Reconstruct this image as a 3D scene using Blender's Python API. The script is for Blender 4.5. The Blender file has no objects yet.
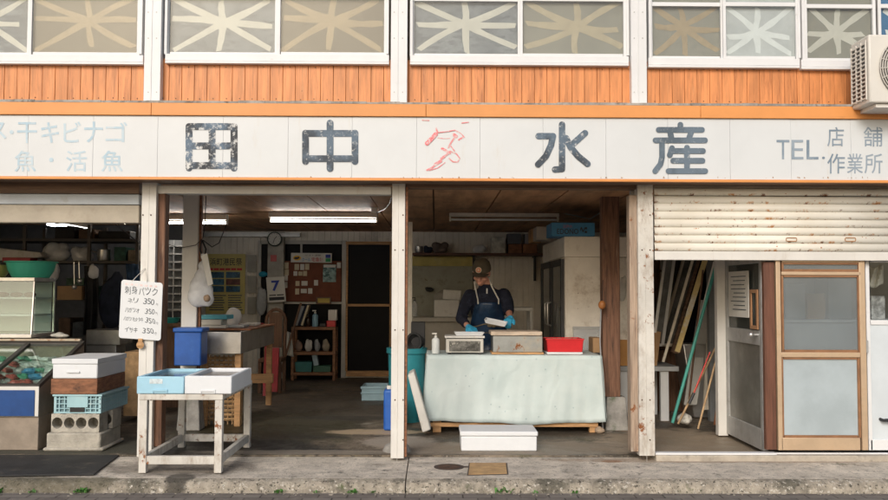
import bpy, bmesh, math, random
from mathutils import Vector, Matrix
random.seed(11)
R = math.radians
S = bpy.context.scene
COL = S.collection
# ------------------------------------------------------------------ camera
FPX = 875.0                      # focal length in pixels of an 888 px wide frame
cam_d = bpy.data.cameras.new('camera'); cam = bpy.data.objects.new('camera', cam_d); COL.objects.link(cam)
cam_d.sensor_fit = 'HORIZONTAL'; cam_d.sensor_width = 36; cam_d.lens = 36 * FPX / 888
cam_d.clip_end = 500
CAMP = Vector((0, -7, 1.33))
CROT = Matrix.Rotation(R(-0.59), 3, 'Z') @ Matrix.Rotation(R(90 + 2.75), 3, 'X') @ Matrix.Rotation(R(0.19), 3, 'Z')
cam.matrix_world = Matrix.Translation(CAMP) @ CROT.to_4x4()
S.camera = cam
# ------------------------------------------------------------------ sky, sun, exposure
SUN_EL, SUN_AZ = 29, 197         # degrees; azimuth 180 = from behind the camera
w = bpy.data.worlds.new('World'); S.world = w; w.use_nodes = True
nt = w.node_tree
bg = nt.nodes['Background']; sky = nt.nodes.new('ShaderNodeTexSky'); sky.sky_type = 'NISHITA'
sky.sun_disc = False; sky.sun_elevation = R(SUN_EL); sky.sun_rotation = R(SUN_AZ)
sky.air_density = 1.0; sky.dust_density = 3.0; sky.ozone_density = 0.8
nt.links.new(sky.outputs[0], bg.inputs[0]); bg.inputs[1].default_value = 0.13
sd = bpy.data.lights.new('sun', 'SUN'); sun = bpy.data.objects.new('sun', sd); COL.objects.link(sun)
sd.energy = 1.4; sd.angle = R(20); sd.color = (1, 0.992, 0.98)
az = R(SUN_AZ)
sdir = Vector((math.sin(az) * math.cos(R(SUN_EL)), math.cos(az) * math.cos(R(SUN_EL)), math.sin(R(SUN_EL))))
sun.rotation_euler = sdir.to_track_quat('Z', 'Y').to_euler(); sun.location = (-3, -20, 20)
S.view_settings.view_transform = 'Standard'; S.view_settings.look = 'None'
S.view_settings.exposure = 0.14; S.view_settings.gamma = 1
S.render.engine = 'CYCLES'
S.cycles.use_denoising = True
S.cycles.max_bounces = 8; S.cycles.diffuse_bounces = 4; S.cycles.transparent_max_bounces = 16
S.cycles.sample_clamp_indirect = 6

# ------------------------------------------------------------------ helpers
def W(u, v, Y):
    """the point of the vertical plane y = Y that the photograph shows at pixel (u, v)"""
    d = CROT @ Vector(((u - 444) / FPX, (250 - v) / FPX, -1))
    return CAMP + d * ((Y - CAMP.y) / d.y)
def G(u, v, z=0.0):
    d = CROT @ Vector(((u - 444) / FPX, (250 - v) / FPX, -1))
    return CAMP + d * ((z - CAMP.z) / d.z)
def X(u, Y, v=340): return W(u, v, Y).x
def Z(v, Y, u=435): return W(u, v, Y).z
def lin(r, g, b):
    f = lambda c: (c / 255 / 12.92) if c <= 10 else ((c / 255 + .055) / 1.055) ** 2.4
    return (f(r), f(g), f(b))

class MB:
    def __init__(s): s.v = []; s.f = []
    def add(s, vs, fs):
        n = len(s.v); s.v += [Vector(p) for p in vs]; s.f += [tuple(i + n for i in f) for f in fs]; return s
    def box(s, x0, x1, y0, y1, z0, z1, rot=None, piv=None):
        vs = [Vector((x, y, z)) for x in (x0, x1) for y in (y0, y1) for z in (z0, z1)]
        if rot is not None:
            p = Vector(piv) if piv is not None else Vector(((x0 + x1) / 2, (y0 + y1) / 2, (z0 + z1) / 2))
            vs = [p + rot @ (q - p) for q in vs]
        return s.add(vs, [(0, 1, 3, 2), (4, 6, 7, 5), (0, 4, 5, 1), (2, 3, 7, 6), (0, 2, 6, 4), (1, 5, 7, 3)])
    def pbox(s, u0, u1, v0, v1, Y0, Y1):
        um, vm = (u0 + u1) / 2, (v0 + v1) / 2
        return s.box(W(u0, vm, Y0).x, W(u1, vm, Y0).x, Y0, Y1, W(um, v1, Y0).z, W(um, v0, Y0).z)
    def hexa(s, p):   # 8 points: bottom 4 (ccw), top 4
        return s.add(p, [(3, 2, 1, 0), (4, 5, 6, 7), (0, 1, 5, 4), (1, 2, 6, 5), (2, 3, 7, 6), (3, 0, 4, 7)])
    def slab(s, q, t):  # a quad given a thickness along t (a vector)
        q = [Vector(p) for p in q]; t = Vector(t)
        return s.hexa(q + [p + t for p in q])
    def quad(s, q): return s.add(q, [(0, 1, 2, 3)])
    def bar(s, p0, p1, a, b, up=(0, 1, 0)):
        p0, p1 = Vector(p0), Vector(p1); d = (p1 - p0).normalized(); up = Vector(up)
        if abs(d.dot(up)) > .95: up = Vector((1, 0, 0))
        sx = d.cross(up).normalized(); sy = sx.cross(d)
        o = [(-1, -1), (1, -1), (1, 1), (-1, 1)]
        return s.hexa([p0 + sx * i * a / 2 + sy * j * b / 2 for i, j in o] + [p1 + sx * i * a / 2 + sy * j * b / 2 for i, j in o])
    def tube(s, pts, r, n=8, caps=True):
        pts = [Vector(p) for p in pts]; rs = r if isinstance(r, (list, tuple)) else [r] * len(pts)
        b = len(s.v); up = None
        for i, p in enumerate(pts):
            d = (pts[min(i + 1, len(pts) - 1)] - pts[max(i - 1, 0)]).normalized()
            if up is None:
                up = Vector((0, 0, 1)) if abs(d.z) < .9 else Vector((0, 1, 0))
            sx = d.cross(up).normalized(); sy = sx.cross(d).normalized(); up = sy
            for k in range(n):
                a = 2 * math.pi * k / n
                s.v.append(p + (sx * math.cos(a) + sy * math.sin(a)) * rs[i])
        for i in range(len(pts) - 1):
            for k in range(n):
                k2 = (k + 1) % n
                s.f.append((b + i * n + k, b + i * n + k2, b + (i + 1) * n + k2, b + (i + 1) * n + k))
        if caps:
            s.f.append(tuple(b + k for k in reversed(range(n))))
            s.f.append(tuple(b + (len(pts) - 1) * n + k for k in range(n)))
        return s
    def lathe(s, prof, c, n=24, axis='Z', sq=(1, 1)):
        c = Vector(c); b = len(s.v)
        for r, h in prof:
            for k in range(n):
                a = 2 * math.pi * k / n; q = Vector((r * math.cos(a) * sq[0], r * math.sin(a) * sq[1], h))
                if axis == 'Y': q = Vector((q.x, -q.z, q.y))
                if axis == 'X': q = Vector((q.z, q.x, q.y))
                s.v.append(c + q)
        for i in range(len(prof) - 1):
            for k in range(n):
                k2 = (k + 1) % n
                s.f.append((b + i * n + k, b + i * n + k2, b + (i + 1) * n + k2, b + (i + 1) * n + k))
        if prof[0][0] > 1e-5: s.f.append(tuple(b + k for k in reversed(range(n))))
        if prof[-1][0] > 1e-5: s.f.append(tuple(b + (len(prof) - 1) * n + k for k in range(n)))
        return s
    def ball(s, c, rx, ry, rz, n=14, m=9, rot=None):
        c = Vector(c); vs = []; fs = []
        for i in range(m + 1):
            t = math.pi * i / m
            for k in range(n):
                a = 2 * math.pi * k / n
                q = Vector((rx * math.sin(t) * math.cos(a), ry * math.sin(t) * math.sin(a), -rz * math.cos(t)))
                vs.append(c + (rot @ q if rot is not None else q))
        for i in range(m):
            for k in range(n):
                k2 = (k + 1) % n; fs.append((i * n + k, i * n + k2, (i + 1) * n + k2, (i + 1) * n + k))
        return s.add(vs, fs)
    def loft(s, rings, n=20):   # rings: (centre, rx, ry) horizontal ellipses or with matrix
        b = len(s.v)
        for r in rings:
            c = Vector(r[0]); m = r[3] if len(r) > 3 else Matrix.Identity(3)
            for k in range(n):
                a = 2 * math.pi * k / n; s.v.append(c + m @ Vector((r[1] * math.cos(a), r[2] * math.sin(a), 0)))
        for i in range(len(rings) - 1):
            for k in range(n):
                k2 = (k + 1) % n; s.f.append((b + i * n + k, b + i * n + k2, b + (i + 1) * n + k2, b + (i + 1) * n + k))
        s.f.append(tuple(b + k for k in reversed(range(n)))); s.f.append(tuple(b + (len(rings) - 1) * n + k for k in range(n)))
        return s
    def grid(s, fn, na, nb):
        b = len(s.v)
        for i in range(na + 1):
            for j in range(nb + 1): s.v.append(Vector(fn(i / na, j / nb)))
        for i in range(na):
            for j in range(nb):
                p = b + i * (nb + 1) + j; s.f.append((p, p + nb + 1, p + nb + 2, p + 1))
        return s
    def stroke(s, pts, wd, Y, lift, closed=False):   # painted stroke with round ends: pts in pixels on plane Y
        for i in range(len(pts) - 1):
            (a, b), (c, d) = pts[i], pts[i + 1]; ang = math.atan2(d - b, c - a); r = wd / 2
            o = []
            for k in range(9): t = ang + math.pi / 2 + math.pi * k / 8; o.append((a + r * math.cos(t), b + r * math.sin(t)))
            for k in range(9): t = ang - math.pi / 2 + math.pi * k / 8; o.append((c + r * math.cos(t), d + r * math.sin(t)))
            MB.n_st += 1
            yy = Y - lift - (MB.n_st % 40) * .00012
            s.add([W(p, q, yy) for p, q in o], [tuple(range(len(o)))])
        return s
    n_st = 0
    def glyph(s, txt, fmap, weight=0.0):
        vs, fs = text_geo(txt, weight)
        return s.add([fmap(a, b) for a, b in vs], fs)
    def mesh(s, name, mat, org=Vector(), smooth=None):
        me = bpy.data.meshes.new(name)
        me.from_pydata([tuple(p - org) for p in s.v], [], s.f)
        bm = bmesh.new(); bm.from_mesh(me)
        if smooth is not False: bmesh.ops.recalc_face_normals(bm, faces=bm.faces)
        if smooth:
            for f in bm.faces: f.smooth = True
            for e in bm.edges:
                e.smooth = not (len(e.link_faces) == 2 and e.calc_face_angle(0) > R(smooth))
        bm.to_mesh(me); bm.free()
        me.materials.append(mat)
        return me
    def build(s, name, mat, parent=None, bevel=0, smooth=40, solid=0, loc=None):
        if parent is not None: org = wloc(parent)
        elif loc is not None: org = Vector(loc)
        else:
            lo = [min(p[i] for p in s.v) for i in range(3)]; hi = [max(p[i] for p in s.v) for i in range(3)]
            org = Vector(((lo[0] + hi[0]) / 2, (lo[1] + hi[1]) / 2, lo[2]))
        o = bpy.data.objects.new(name, s.mesh(name, mat, org, smooth)); COL.objects.link(o)
        if parent is not None: o.parent = parent
        else: o.location = org
        if solid: m = o.modifiers.new('thick', 'SOLIDIFY'); m.thickness = solid; m.offset = 0
        if bevel:
            m = o.modifiers.new('bevel', 'BEVEL'); m.width = bevel; m.segments = 2; m.limit_method = 'ANGLE'; m.angle_limit = R(35)
        return o
def wloc(o):
    p = Vector(o.location)
    while o.parent: o = o.parent; p += Vector(o.location)
    return p
_tg = {}
def text_geo(txt, weight=0.0):
    k = (txt, weight)
    if k in _tg: return _tg[k]
    c = bpy.data.curves.new('t', 'FONT'); c.body = txt; c.offset = weight; c.resolution_u = 3
    o = bpy.data.objects.new('t', c); COL.objects.link(o)
    dg = bpy.context.evaluated_depsgraph_get(); me = bpy.data.meshes.new_from_object(o.evaluated_get(dg))
    vs = [(p.co.x, p.co.y) for p in me.vertices]; fs = [tuple(f.vertices) for f in me.polygons]
    bpy.data.objects.remove(o); bpy.data.curves.remove(c); bpy.data.meshes.remove(me)
    x0, x1 = min(a for a, b in vs), max(a for a, b in vs); y0, y1 = min(b for a, b in vs), max(b for a, b in vs)
    vs = [((a - x0) / max(x1 - x0, 1e-6), 1 - (b - y0) / max(y1 - y0, 1e-6)) for a, b in vs]
    _tg[k] = (vs, fs); return _tg[k]
def rect(u0, u1, v0, v1, Y):
    return lambda a, b: W(u0 + (u1 - u0) * a, v0 + (v1 - v0) * b, Y)
def tag(o, label, cat, group=None):
    o['label'] = label; o['category'] = cat
    if group: o['group'] = group
    return o
def thing(name, label, cat, loc, group=None):
    o = bpy.data.objects.new(name, None); COL.objects.link(o); o.location = loc; o.empty_display_size = .1
    return tag(o, label, cat, group)
def solo(mb, name, label, cat, mat, group=None, **kw): return tag(mb.build(name, mat, None, **kw), label, cat, group)
def struct(mb, name, mat, **kw):
    o = mb.build(name, mat, None, **kw); o['kind'] = 'structure'; return o
def dup(root, loc, label=None, group=None, rz=None):
    r = root.copy(); COL.objects.link(r); r.location = loc
    if label: r['label'] = label
    if group: r['group'] = group
    if rz is not None: r.rotation_euler = (0, 0, rz)
    for ch in list(root.children):
        c = ch.copy(); COL.objects.link(c); c.parent = r
        for g in ch.children:
            d = g.copy(); COL.objects.link(d); d.parent = c
    return r
def blob(mb, voxel, smooth=6, subdiv=0):   # closed overlapping volumes -> one continuous skin (returns an MB)
    me = mb.mesh('tmp', bpy.data.materials[0] if bpy.data.materials else None, Vector())
    o = bpy.data.objects.new('tmp', me); COL.objects.link(o)
    m = o.modifiers.new('r', 'REMESH'); m.mode = 'VOXEL'; m.voxel_size = voxel
    m = o.modifiers.new('s', 'SMOOTH'); m.iterations = smooth; m.factor = .5
    dg = bpy.context.evaluated_depsgraph_get(); e = bpy.data.meshes.new_from_object(o.evaluated_get(dg))
    out = MB(); out.add([p.co.copy() for p in e.vertices], [tuple(f.vertices) for f in e.polygons])
    bpy.data.objects.remove(o); bpy.data.meshes.remove(e); bpy.data.meshes.remove(me)
    return out

# ------------------------------------------------------------------ materials
def node(nt, t, **kw):
    n = nt.nodes.new(t)
    for k, v in kw.items(): setattr(n, k, v)
    return n
def mixc(nt, fac, a, b, mode='MIX'):
    n = node(nt, 'ShaderNodeMix', data_type='RGBA', blend_type=mode)
    for sock, val in ((n.inputs[0], fac), (n.inputs[6], a), (n.inputs[7], b)):
        if hasattr(val, 'links') or isinstance(val, bpy.types.NodeSocket): nt.links.new(val, sock)
        elif isinstance(val, (int, float)): sock.default_value = val
        else: sock.default_value = (*val[:3], 1)
    return n.outputs[2]
def rampf(nt, src, lo, hi, a=0.0, b=1.0):
    n = node(nt, 'ShaderNodeMapRange'); n.interpolation_type = 'SMOOTHSTEP'
    nt.links.new(src, n.inputs[0]); n.inputs[1].default_value = lo; n.inputs[2].default_value = hi
    n.inputs[3].default_value = a; n.inputs[4].default_value = b
    return n.outputs[0]
def math_(nt, op, a, b=0.0):
    n = node(nt, 'ShaderNodeMath', operation=op)
    for sock, val in ((n.inputs[0], a), (n.inputs[1], b)):
        if isinstance(val, bpy.types.NodeSocket): nt.links.new(val, sock)
        else: sock.default_value = val
    return n.outputs[0]
def base(name):
    m = bpy.data.materials.new(name); m.use_nodes = True; nt = m.node_tree
    p = nt.nodes['Principled BSDF']
    tc = node(nt, 'ShaderNodeTexCoord'); oi = node(nt, 'ShaderNodeObjectInfo')
    ad = node(nt, 'ShaderNodeVectorMath', operation='ADD'); sc = node(nt, 'ShaderNodeMath', operation='MULTIPLY')
    nt.links.new(oi.outputs['Random'], sc.inputs[0]); sc.inputs[1].default_value = 43.0
    nt.links.new(tc.outputs['Object'], ad.inputs[0]); nt.links.new(sc.outputs[0], ad.inputs[1])
    return m, nt, p, ad.outputs[0]
def noise(nt, vec, scale, detail=5, rough=.6, stretch=None, dist=0):
    n = node(nt, 'ShaderNodeTexNoise'); n.inputs['Scale'].default_value = scale
    n.inputs['Detail'].default_value = detail; n.inputs['Roughness'].default_value = rough
    n.inputs['Distortion'].default_value = dist
    if stretch:
        mp = node(nt, 'ShaderNodeMapping'); mp.inputs['Scale'].default_value = stretch
        nt.links.new(vec, mp.inputs[0]); vec = mp.outputs[0]
    nt.links.new(vec, n.inputs['Vector']); return n.outputs[0]
def M(name, col, rough=.55, metal=0, var=.12, vs=5, bump=.1, bs=60, stains=(), grain=None, spec=.4, emit=None, alpha=1, trans=0, sub=0):
    """stains: (colour, noise scale, low, high, stretch)"""
    m, nt, p, vec = base(name)
    n = noise(nt, vec, vs, 6, .65, grain)
    c = mixc(nt, rampf(nt, n, .3, .7), [x * (1 - var) for x in col], [min(1, x * (1 + var)) for x in col])
    h = noise(nt, vec, bs, 4, .6, grain)
    ro = rough
    for st in stains:
        k = rampf(nt, noise(nt, vec, st[1], 7, .7, st[4] if len(st) > 4 else None), st[2], st[3])
        c = mixc(nt, k, c, st[0])
        if len(st) > 5:
            ro = math_(nt, 'ADD', ro, math_(nt, 'MULTIPLY', k, st[5]))
    nt.links.new(c, p.inputs['Base Color'])
    if isinstance(ro, bpy.types.NodeSocket): nt.links.new(ro, p.inputs['Roughness'])
    else: p.inputs['Roughness'].default_value = ro
    p.inputs['Metallic'].default_value = metal; p.inputs['Specular IOR Level'].default_value = spec
    p.inputs['Alpha'].default_value = alpha; p.inputs['Transmission Weight'].default_value = trans
    if bump:
        b = node(nt, 'ShaderNodeBump'); b.inputs['Strength'].default_value = bump; b.inputs['Distance'].default_value = .01
        nt.links.new(h, b.inputs['Height']); nt.links.new(b.outputs[0], p.inputs['Normal'])
    if emit:
        p.inputs['Emission Color'].default_value = (*emit[0], 1); p.inputs['Emission Strength'].default_value = emit[1]
    return m
RUST = (.22, .075, .02); RUST2 = (.10, .035, .012); GRIME = (.10, .085, .065)
UP = (6, 6, 1.2)
white_paint = M('white painted steel', (.66, .64, .595), .45, 0, .05, 3, .05, 40, [(RUST, 9, .70, .76, (1, 1, .5), .3), ((.5, .45, .38), 3, .52, .85, (3, 3, .7))])
white_rusty = M('rusting white paint', (.60, .575, .52), .5, 0, .12, 4, .15, 50, [((.36, .30, .24), 5, .46, .72, (2, 2, .8)), (RUST, 9, .58, .65), (RUST2, 14, .64, .70), ((.25, .22, .19), 25, .66, .72)])
white_alu = M('white aluminium', (.70, .705, .71), .4, 0, .04, 3, .02, 40, [((.45, .43, .40), 6, .6, .85, (1, 1, 4))])
sign_white = M('sign enamel', (.62, .642, .65), .35, 0, .03, 2, .03, 25, [((.55, .50, .42), 2.5, .58, .9, (3, 3, .6)), ((.30, .2, .12), 40, .76, .80)])
orange_paint = M('orange fascia paint', (.70, .29, .085), .45, 0, .07, 2, .04, 30, [((.45, .2, .08), 3, .6, .9, (.6, 1, 4))])
orange_wood = M('varnished orange boards', (.63, .245, .085), .42, 0, .22, 3.0, .08, 50, [((.30, .095, .03), 3, .50, .80, (9, 1, .8)), ((.68, .33, .14), 3, .56, .80, (9, 1, 1.0)), ((.16, .06, .03), 18, .70, .76)], grain=(9, 9, .6))
ledge_grey = M('lead flashing', (.33, .31, .28), .7, 0, .3, 8, .3, 40, [((.12, .11, .09), 14, .5, .7)])
brown_beam = M('dark brown timber', (.16, .095, .06), .6, 0, .3, 4, .2, 40, grain=(.6, 5, 8))
post_wood = M('weathered timber post', (.17, .085, .05), .7, 0, .35, 5, .5, 30, [((.055, .03, .022), 5, .48, .72, (6, 6, .6)), ((.33, .22, .15), 4, .56, .75, (6, 6, .6)), ((.30, .22, .16), 12, .68, .75)], grain=(9, 9, .5))
dark_wood = M('old dark wood', (.13, .065, .035), .6, 0, .35, 6, .3, 40, grain=(9, 9, .6))
shelf_wood = M('brown shelf wood', (.24, .11, .05), .55, 0, .3, 6, .2, 40, grain=(1, 5, 8))
tan_wood = M('bare pine', (.48, .27, .12), .6, 0, .25, 5, .2, 40, [((.22, .12, .05), 6, .55, .85)], grain=(1, 6, 8))
ceil_wood = M('stained ceiling board', (.46, .255, .135), .6, 0, .3, 2.2, .1, 30, [((.11, .06, .035), 1.6, .5, .8)], grain=(3, .5, 3))
int_wall = M('old white ribbed panel', (.74, .69, .60), .55, 0, .12, 2, .05, 30, [((.28, .24, .19), 1.8, .5, .8)])
dark_wall = M('plain dark wall', (.06, .058, .056), .8, 0, .3, 3, .1, 30)  # one dark base tone, varied at random
plaster = M('aged pillar plaster', (.40, .38, .33), .8, 0, .2, 4, .3, 40, [((.2, .17, .13), 3, .5, .8)])
concrete = M('kerb concrete', (.60, .535, .45), .9, 0, .22, 6, 1.0, 90, [((.22, .19, .155), 1.6, .54, .76, (1, 2, 2)), ((.10, .095, .08), 9, .56, .72), ((.11, .12, .06), 4.5, .60, .78), ((.44, .40, .34), 30, .57, .68), ((.09, .08, .065), 38, .58, .66), ((.20, .175, .14), 14, .57, .70), ((.66, .61, .53), 70, .63, .70)])
cement_block = M('cinder block', (.42, .39, .33), .9, 0, .2, 8, .9, 70, [((.2, .19, .15), 5, .5, .8)])
stain_grey = M('stained concrete footing', (.30, .285, .26), .85, 0, .25, 7, .5, 50, [((.1, .12, .07), 6, .55, .75)])
alu = M('brushed aluminium', (.62, .61, .59), .35, .85, .1, 6, .05, 60)
alu_dull = M('dull grey aluminium', (.45, .45, .44), .45, .5, .12, 6, .05, 60, [((.3, .28, .25), 5, .5, .8)])
steel = M('stained stainless steel', (.55, .54, .52), .33, .8, .15, 5, .05, 50, [((.30, .24, .18), 4, .55, .8, (1, 1, 1), .3), (RUST, 8, .68, .74)])
gold_alu = M('bronze tinted aluminium', (.56, .41, .27), .42, .3, .1, 4, .04, 50, [((.42, .27, .14), 4, .5, .8)])
bronze_edge = M('brown glazing bead', (.25, .125, .06), .5, 0, .2, 8, .05, 50)
styro = M('white styrofoam', (.70, .72, .735), .75, 0, .025, 6, .18, 180, [((.62, .60, .55), 5, .62, .9)])
styro_old = M('used grey styrofoam', (.62, .60, .55), .8, 0, .06, 6, .2, 160, [((.36, .31, .25), 5, .52, .8)])
styro_blue = M('pale blue styrofoam', (.36, .60, .73), .7, 0, .05, 6, .18, 180, [((.50, .68, .76), 5, .55, .85)])
dk_inside = M('wet grey lining', (.21, .18, .165), .4, 0, .3, 6, .1, 40)
crate_blue = M('faded blue crate plastic', (.33, .52, .56), .5, 0, .08, 4, .05, 60, [((.5, .58, .57), 5, .55, .8)])
rust_wood = M('wet brown fish box wood', (.23, .10, .05), .7, 0, .35, 6, .4, 40, [((.08, .04, .025), 9, .55, .75), ((.42, .30, .22), 14, .62, .75)], grain=(2, 2, 6))
blue_plastic = M('royal blue plastic', (.02, .10, .38), .4, 0, .15, 5, .03, 40, [((.05, .16, .42), 6, .5, .8)])
blue_panel = M('blue front panel', (.012, .06, .21), .35, 0, .15, 5, .02, 40, [((.10, .16, .28), 9, .68, .8)])
teal_plastic = M('teal bucket plastic', (.03, .23, .27), .4, 0, .15, 4, .03, 40)
green_plastic = M('mint green basin plastic', (.06, .42, .29), .35, 0, .06, 4, .02, 40)
yellow_plastic = M('yellow basin plastic', (.55, .46, .16), .4, 0, .1, 4, .02, 40)
red_plastic = M('red tray plastic', (.62, .025, .03), .35, 0, .08, 6, .02, 40)
red_board = M('dark red paint', (.33, .025, .03), .5, 0, .25, 5, .1, 40)
cork = M('red brown noticeboard felt', (.17, .06, .035), .9, 0, .15, 8, .2, 120)
paper = M('white paper', (.66, .64, .58), .8, 0, .06, 8, 0)
paper_old = M('yellowed paper', (.60, .52, .36), .8, 0, .1, 8, 0)
poster_y = M('yellow poster paper', (.56, .47, .17), .6, 0, .06, 5, 0)
ink_black = M('black ink', (.03, .03, .035), .6, 0, 0, 5, 0)
ink_marker = M('faded black marker', (.07, .085, .095), .6, 0, .6, 40, 0, 60, [((.28, .30, .31), 30, .56, .72)])
ink_red = M('red print', (.5, .04, .04), .6, 0, .1, 5, 0)
ink_blue = M('blue print', (.03, .06, .33), .6, 0, .1, 5, 0)
ink_green = M('green print', (.03, .28, .10), .6, 0, .1, 5, 0)
ink_yellow = M('yellow print', (.75, .42, .03), .6, 0, .1, 5, 0)
ink_cyan = M('sky blue print', (.06, .30, .55), .6, 0, .1, 5, 0)
sea_print = M('blue photo print', (.02, .09, .16), .4, 0, .6, 12, 0, 60, [((.10, .24, .30), 20, .5, .7)])
fish_print = M('brown photo print', (.12, .035, .025), .4, 0, .6, 12, 0)
teal_print = M('teal poster print', (.25, .38, .36), .5, 0, .5, 14, 0, 60, [((.03, .10, .10), 12, .5, .6)])
board_white = M('whiteboard', (.68, .70, .71), .25, 0, .02, 4, 0, 40, [((.66, .64, .63), 4, .6, .85)])
pink_smear = M('erased pink marker', (.78, .60, .58), .3, 0, .2, 30, 0)
black_rubber = M('black rubber', (.028, .028, .028), .7, 0, .3, 5, .3, 90, [((.11, .095, .075), 4, .55, .75)])
black_plastic = M('black plastic', (.02, .02, .022), .4, 0, .2, 8, .03, 60)
dark_cloth = M('dark blue cloth', (.02, .026, .045), .9, 0, .3, 8, .3, 80)
grey_cloth = M('grey cloth', (.33, .34, .34), .9, 0, .15, 8, .3, 80)
white_cloth = M('off white cloth', (.58, .56, .50), .9, 0, .12, 9, .4, 60)
cardboard = M('cardboard', (.36, .22, .11), .8, 0, .12, 6, .05, 60)
wicker = M('tan woven cane', (.40, .25, .12), .7, 0, .3, 10, .3, 60)
bag_film = M('milky plastic bag film', (.72, .73, .74), .25, 0, .08, 12, .5, 18, alpha=.72)
clear_plastic = M('clear plastic', (.7, .72, .72), .15, 0, .05, 6, 0, alpha=.32)
grey_box = M('grey plastic', (.33, .34, .35), .5, 0, .12, 6, .05, 60)
edono_blue = M('sky blue painted crate', (.05, .22, .42), .5, 0, .12, 6, .05, 60)
fridge_white = M('rust speckled fridge side', (.78, .73, .64), .5, 0, .08, 3, .05, 40, [((.36, .27, .18), 2.6, .46, .72), (RUST2, 22, .68, .73), ((.2, .12, .07), 9, .64, .72)])
fridge_top = M('cream fridge housing', (.74, .70, .62), .5, 0, .08, 3, .05, 40, [((.34, .27, .2), 4, .55, .8)])
dark_glass = M('dark glass', (.005, .005, .006), .4, 0, .2, 4, 0, spec=.08)
black_paint = M('black paint', (.03, .03, .032), .5, 0, .2, 6, .05, 50)
stain_panel = M('green grey stained board', (.32, .315, .25), .6, 0, .15, 4, .1, 40, [((.14, .14, .11), 4, .52, .75), ((.08, .05, .03), 16, .64, .70)])
stain_yellow = M('yellowed insulation edge', (.50, .42, .14), .7, 0, .15, 5, .2, 40, [((.38, .36, .25), 4, .5, .8)])
mat_red_rod = M('red enamel', (.6, .06, .05), .4, 0, .1, 5, 0)
teal_rod = M('teal painted pole', (.07, .35, .29), .4, 0, .1, 8, .05, 50)
bamboo = M('bamboo pole', (.42, .28, .15), .5, 0, .25, 14, .1, 60)
rule_yellow = M('yellow staff paint', (.60, .46, .20), .5, 0, .15, 3, .05, 50, [((.62, .58, .5), 2, .5, .6)])
cabinet_white = M('pale cabinet laminate', (.60, .61, .61), .4, 0, .05, 4, 0)
manhole_rust = M('rusty iron lid', (.10, .055, .035), .7, .2, .3, 20, .6, 60, [((.05, .03, .02), 12, .5, .7)])
cover_tan = M('tan iron cover', (.47, .30, .14), .75, 0, .2, 12, .4, 60, [((.33, .18, .08), 10, .5, .75)])
leaf_green = M('weed leaf', (.07, .20, .035), .6, 0, .4, 30, 0)
tube_lit = M('lit fluorescent tube', (.9, .9, .9), .5, 0, 0, 5, 0, emit=((1, .97, .92), 32))
tube_off = M('unlit tube', (.75, .76, .76), .3, 0, .02, 5, 0)
lamp_case = M('cream lamp housing', (.78, .72, .62), .5, 0, .1, 5, .02, 40)
ac_white = M('outdoor unit enamel', (.66, .635, .58), .4, 0, .03, 4, .02, 40, [((.50, .45, .38), 3, .58, .85, (3, 3, .8))])
ac_grille = M('grille plastic', (.56, .53, .48), .5, 0, .05, 8, 0)
navy = M('navy knit', (.010, .013, .028), .85, 0, .3, 9, 1.0, 16, [((.02, .025, .045), 12, .52, .62)])
apron_mat = M('blue vinyl apron', (.014, .036, .080), .32, 0, .35, 7, .9, 13, [((.035, .065, .11), 9, .54, .68)])
cap_mat = M('olive drab cap cloth', (.075, .062, .04), .9, 0, .2, 12, .4, 200)
skin = M('skin', (.62, .31, .215), .5, 0, .1, 18, .05, 90, [((.56, .20, .14), 14, .55, .8)])
hair_mat = M('greying black hair', (.04, .037, .035), .7, 0, .4, 60, .4, 120)
glove_blue = M('blue nitrile glove', (.05, .40, .66), .4, 0, .12, 20, .15, 60)
trouser = M('dark trousers', (.015, .017, .022), .9, 0, .2, 8, .3, 60)
mint_inside = M('case interior', (.62, .65, .61), .5, 0, .1, 5, 0)
pack_mats = [M('fish pack ' + n, c, .3, 0, .3, 40, .1, 60) for n, c in (('white', (.75, .75, .72)), ('blue', (.10, .32, .55)), ('red', (.55, .14, .12)), ('green', (.14, .42, .28)), ('grey', (.45, .43, .42)))]
tape_cream = M('cream tape', (.58, .54, .46), .6, 0, .06, 10, .05, 60)
tape_tan = M('tan tape', (.40, .30, .18), .6, 0, .08, 10, .05, 60)
tape_beige = M('beige tape', (.46, .375, .25), .6, 0, .08, 10, .05, 60)
tape_white = M('white tape', (.74, .74, .71), .6, 0, .05, 10, .05, 60)
cur_tan = M('brown paper blind', (.225, .185, .132), .8, 0, .06, 3, .05, 40)
cur_beige = M('pale beige blind', (.29, .265, .21), .8, 0, .08, 3, .05, 40)
cur_light = M('white net curtain', (.55, .55, .53), .85, 0, .1, 4, .05, 40)
cur_grey = M('grey blind with painted reflection', (.22, .225, .225), .7, 0, .2, 3, .3, 25, [((.15, .155, .16), 9, .46, .62, (1, 1, 2.5)), ((.34, .35, .35), 4, .6, .8)])  # mottling paints the reflection in the grey panes into the blind colour
cur_blue = M('blue blind', (.06, .16, .30), .7, 0, .2, 3, .1, 25)

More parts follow.
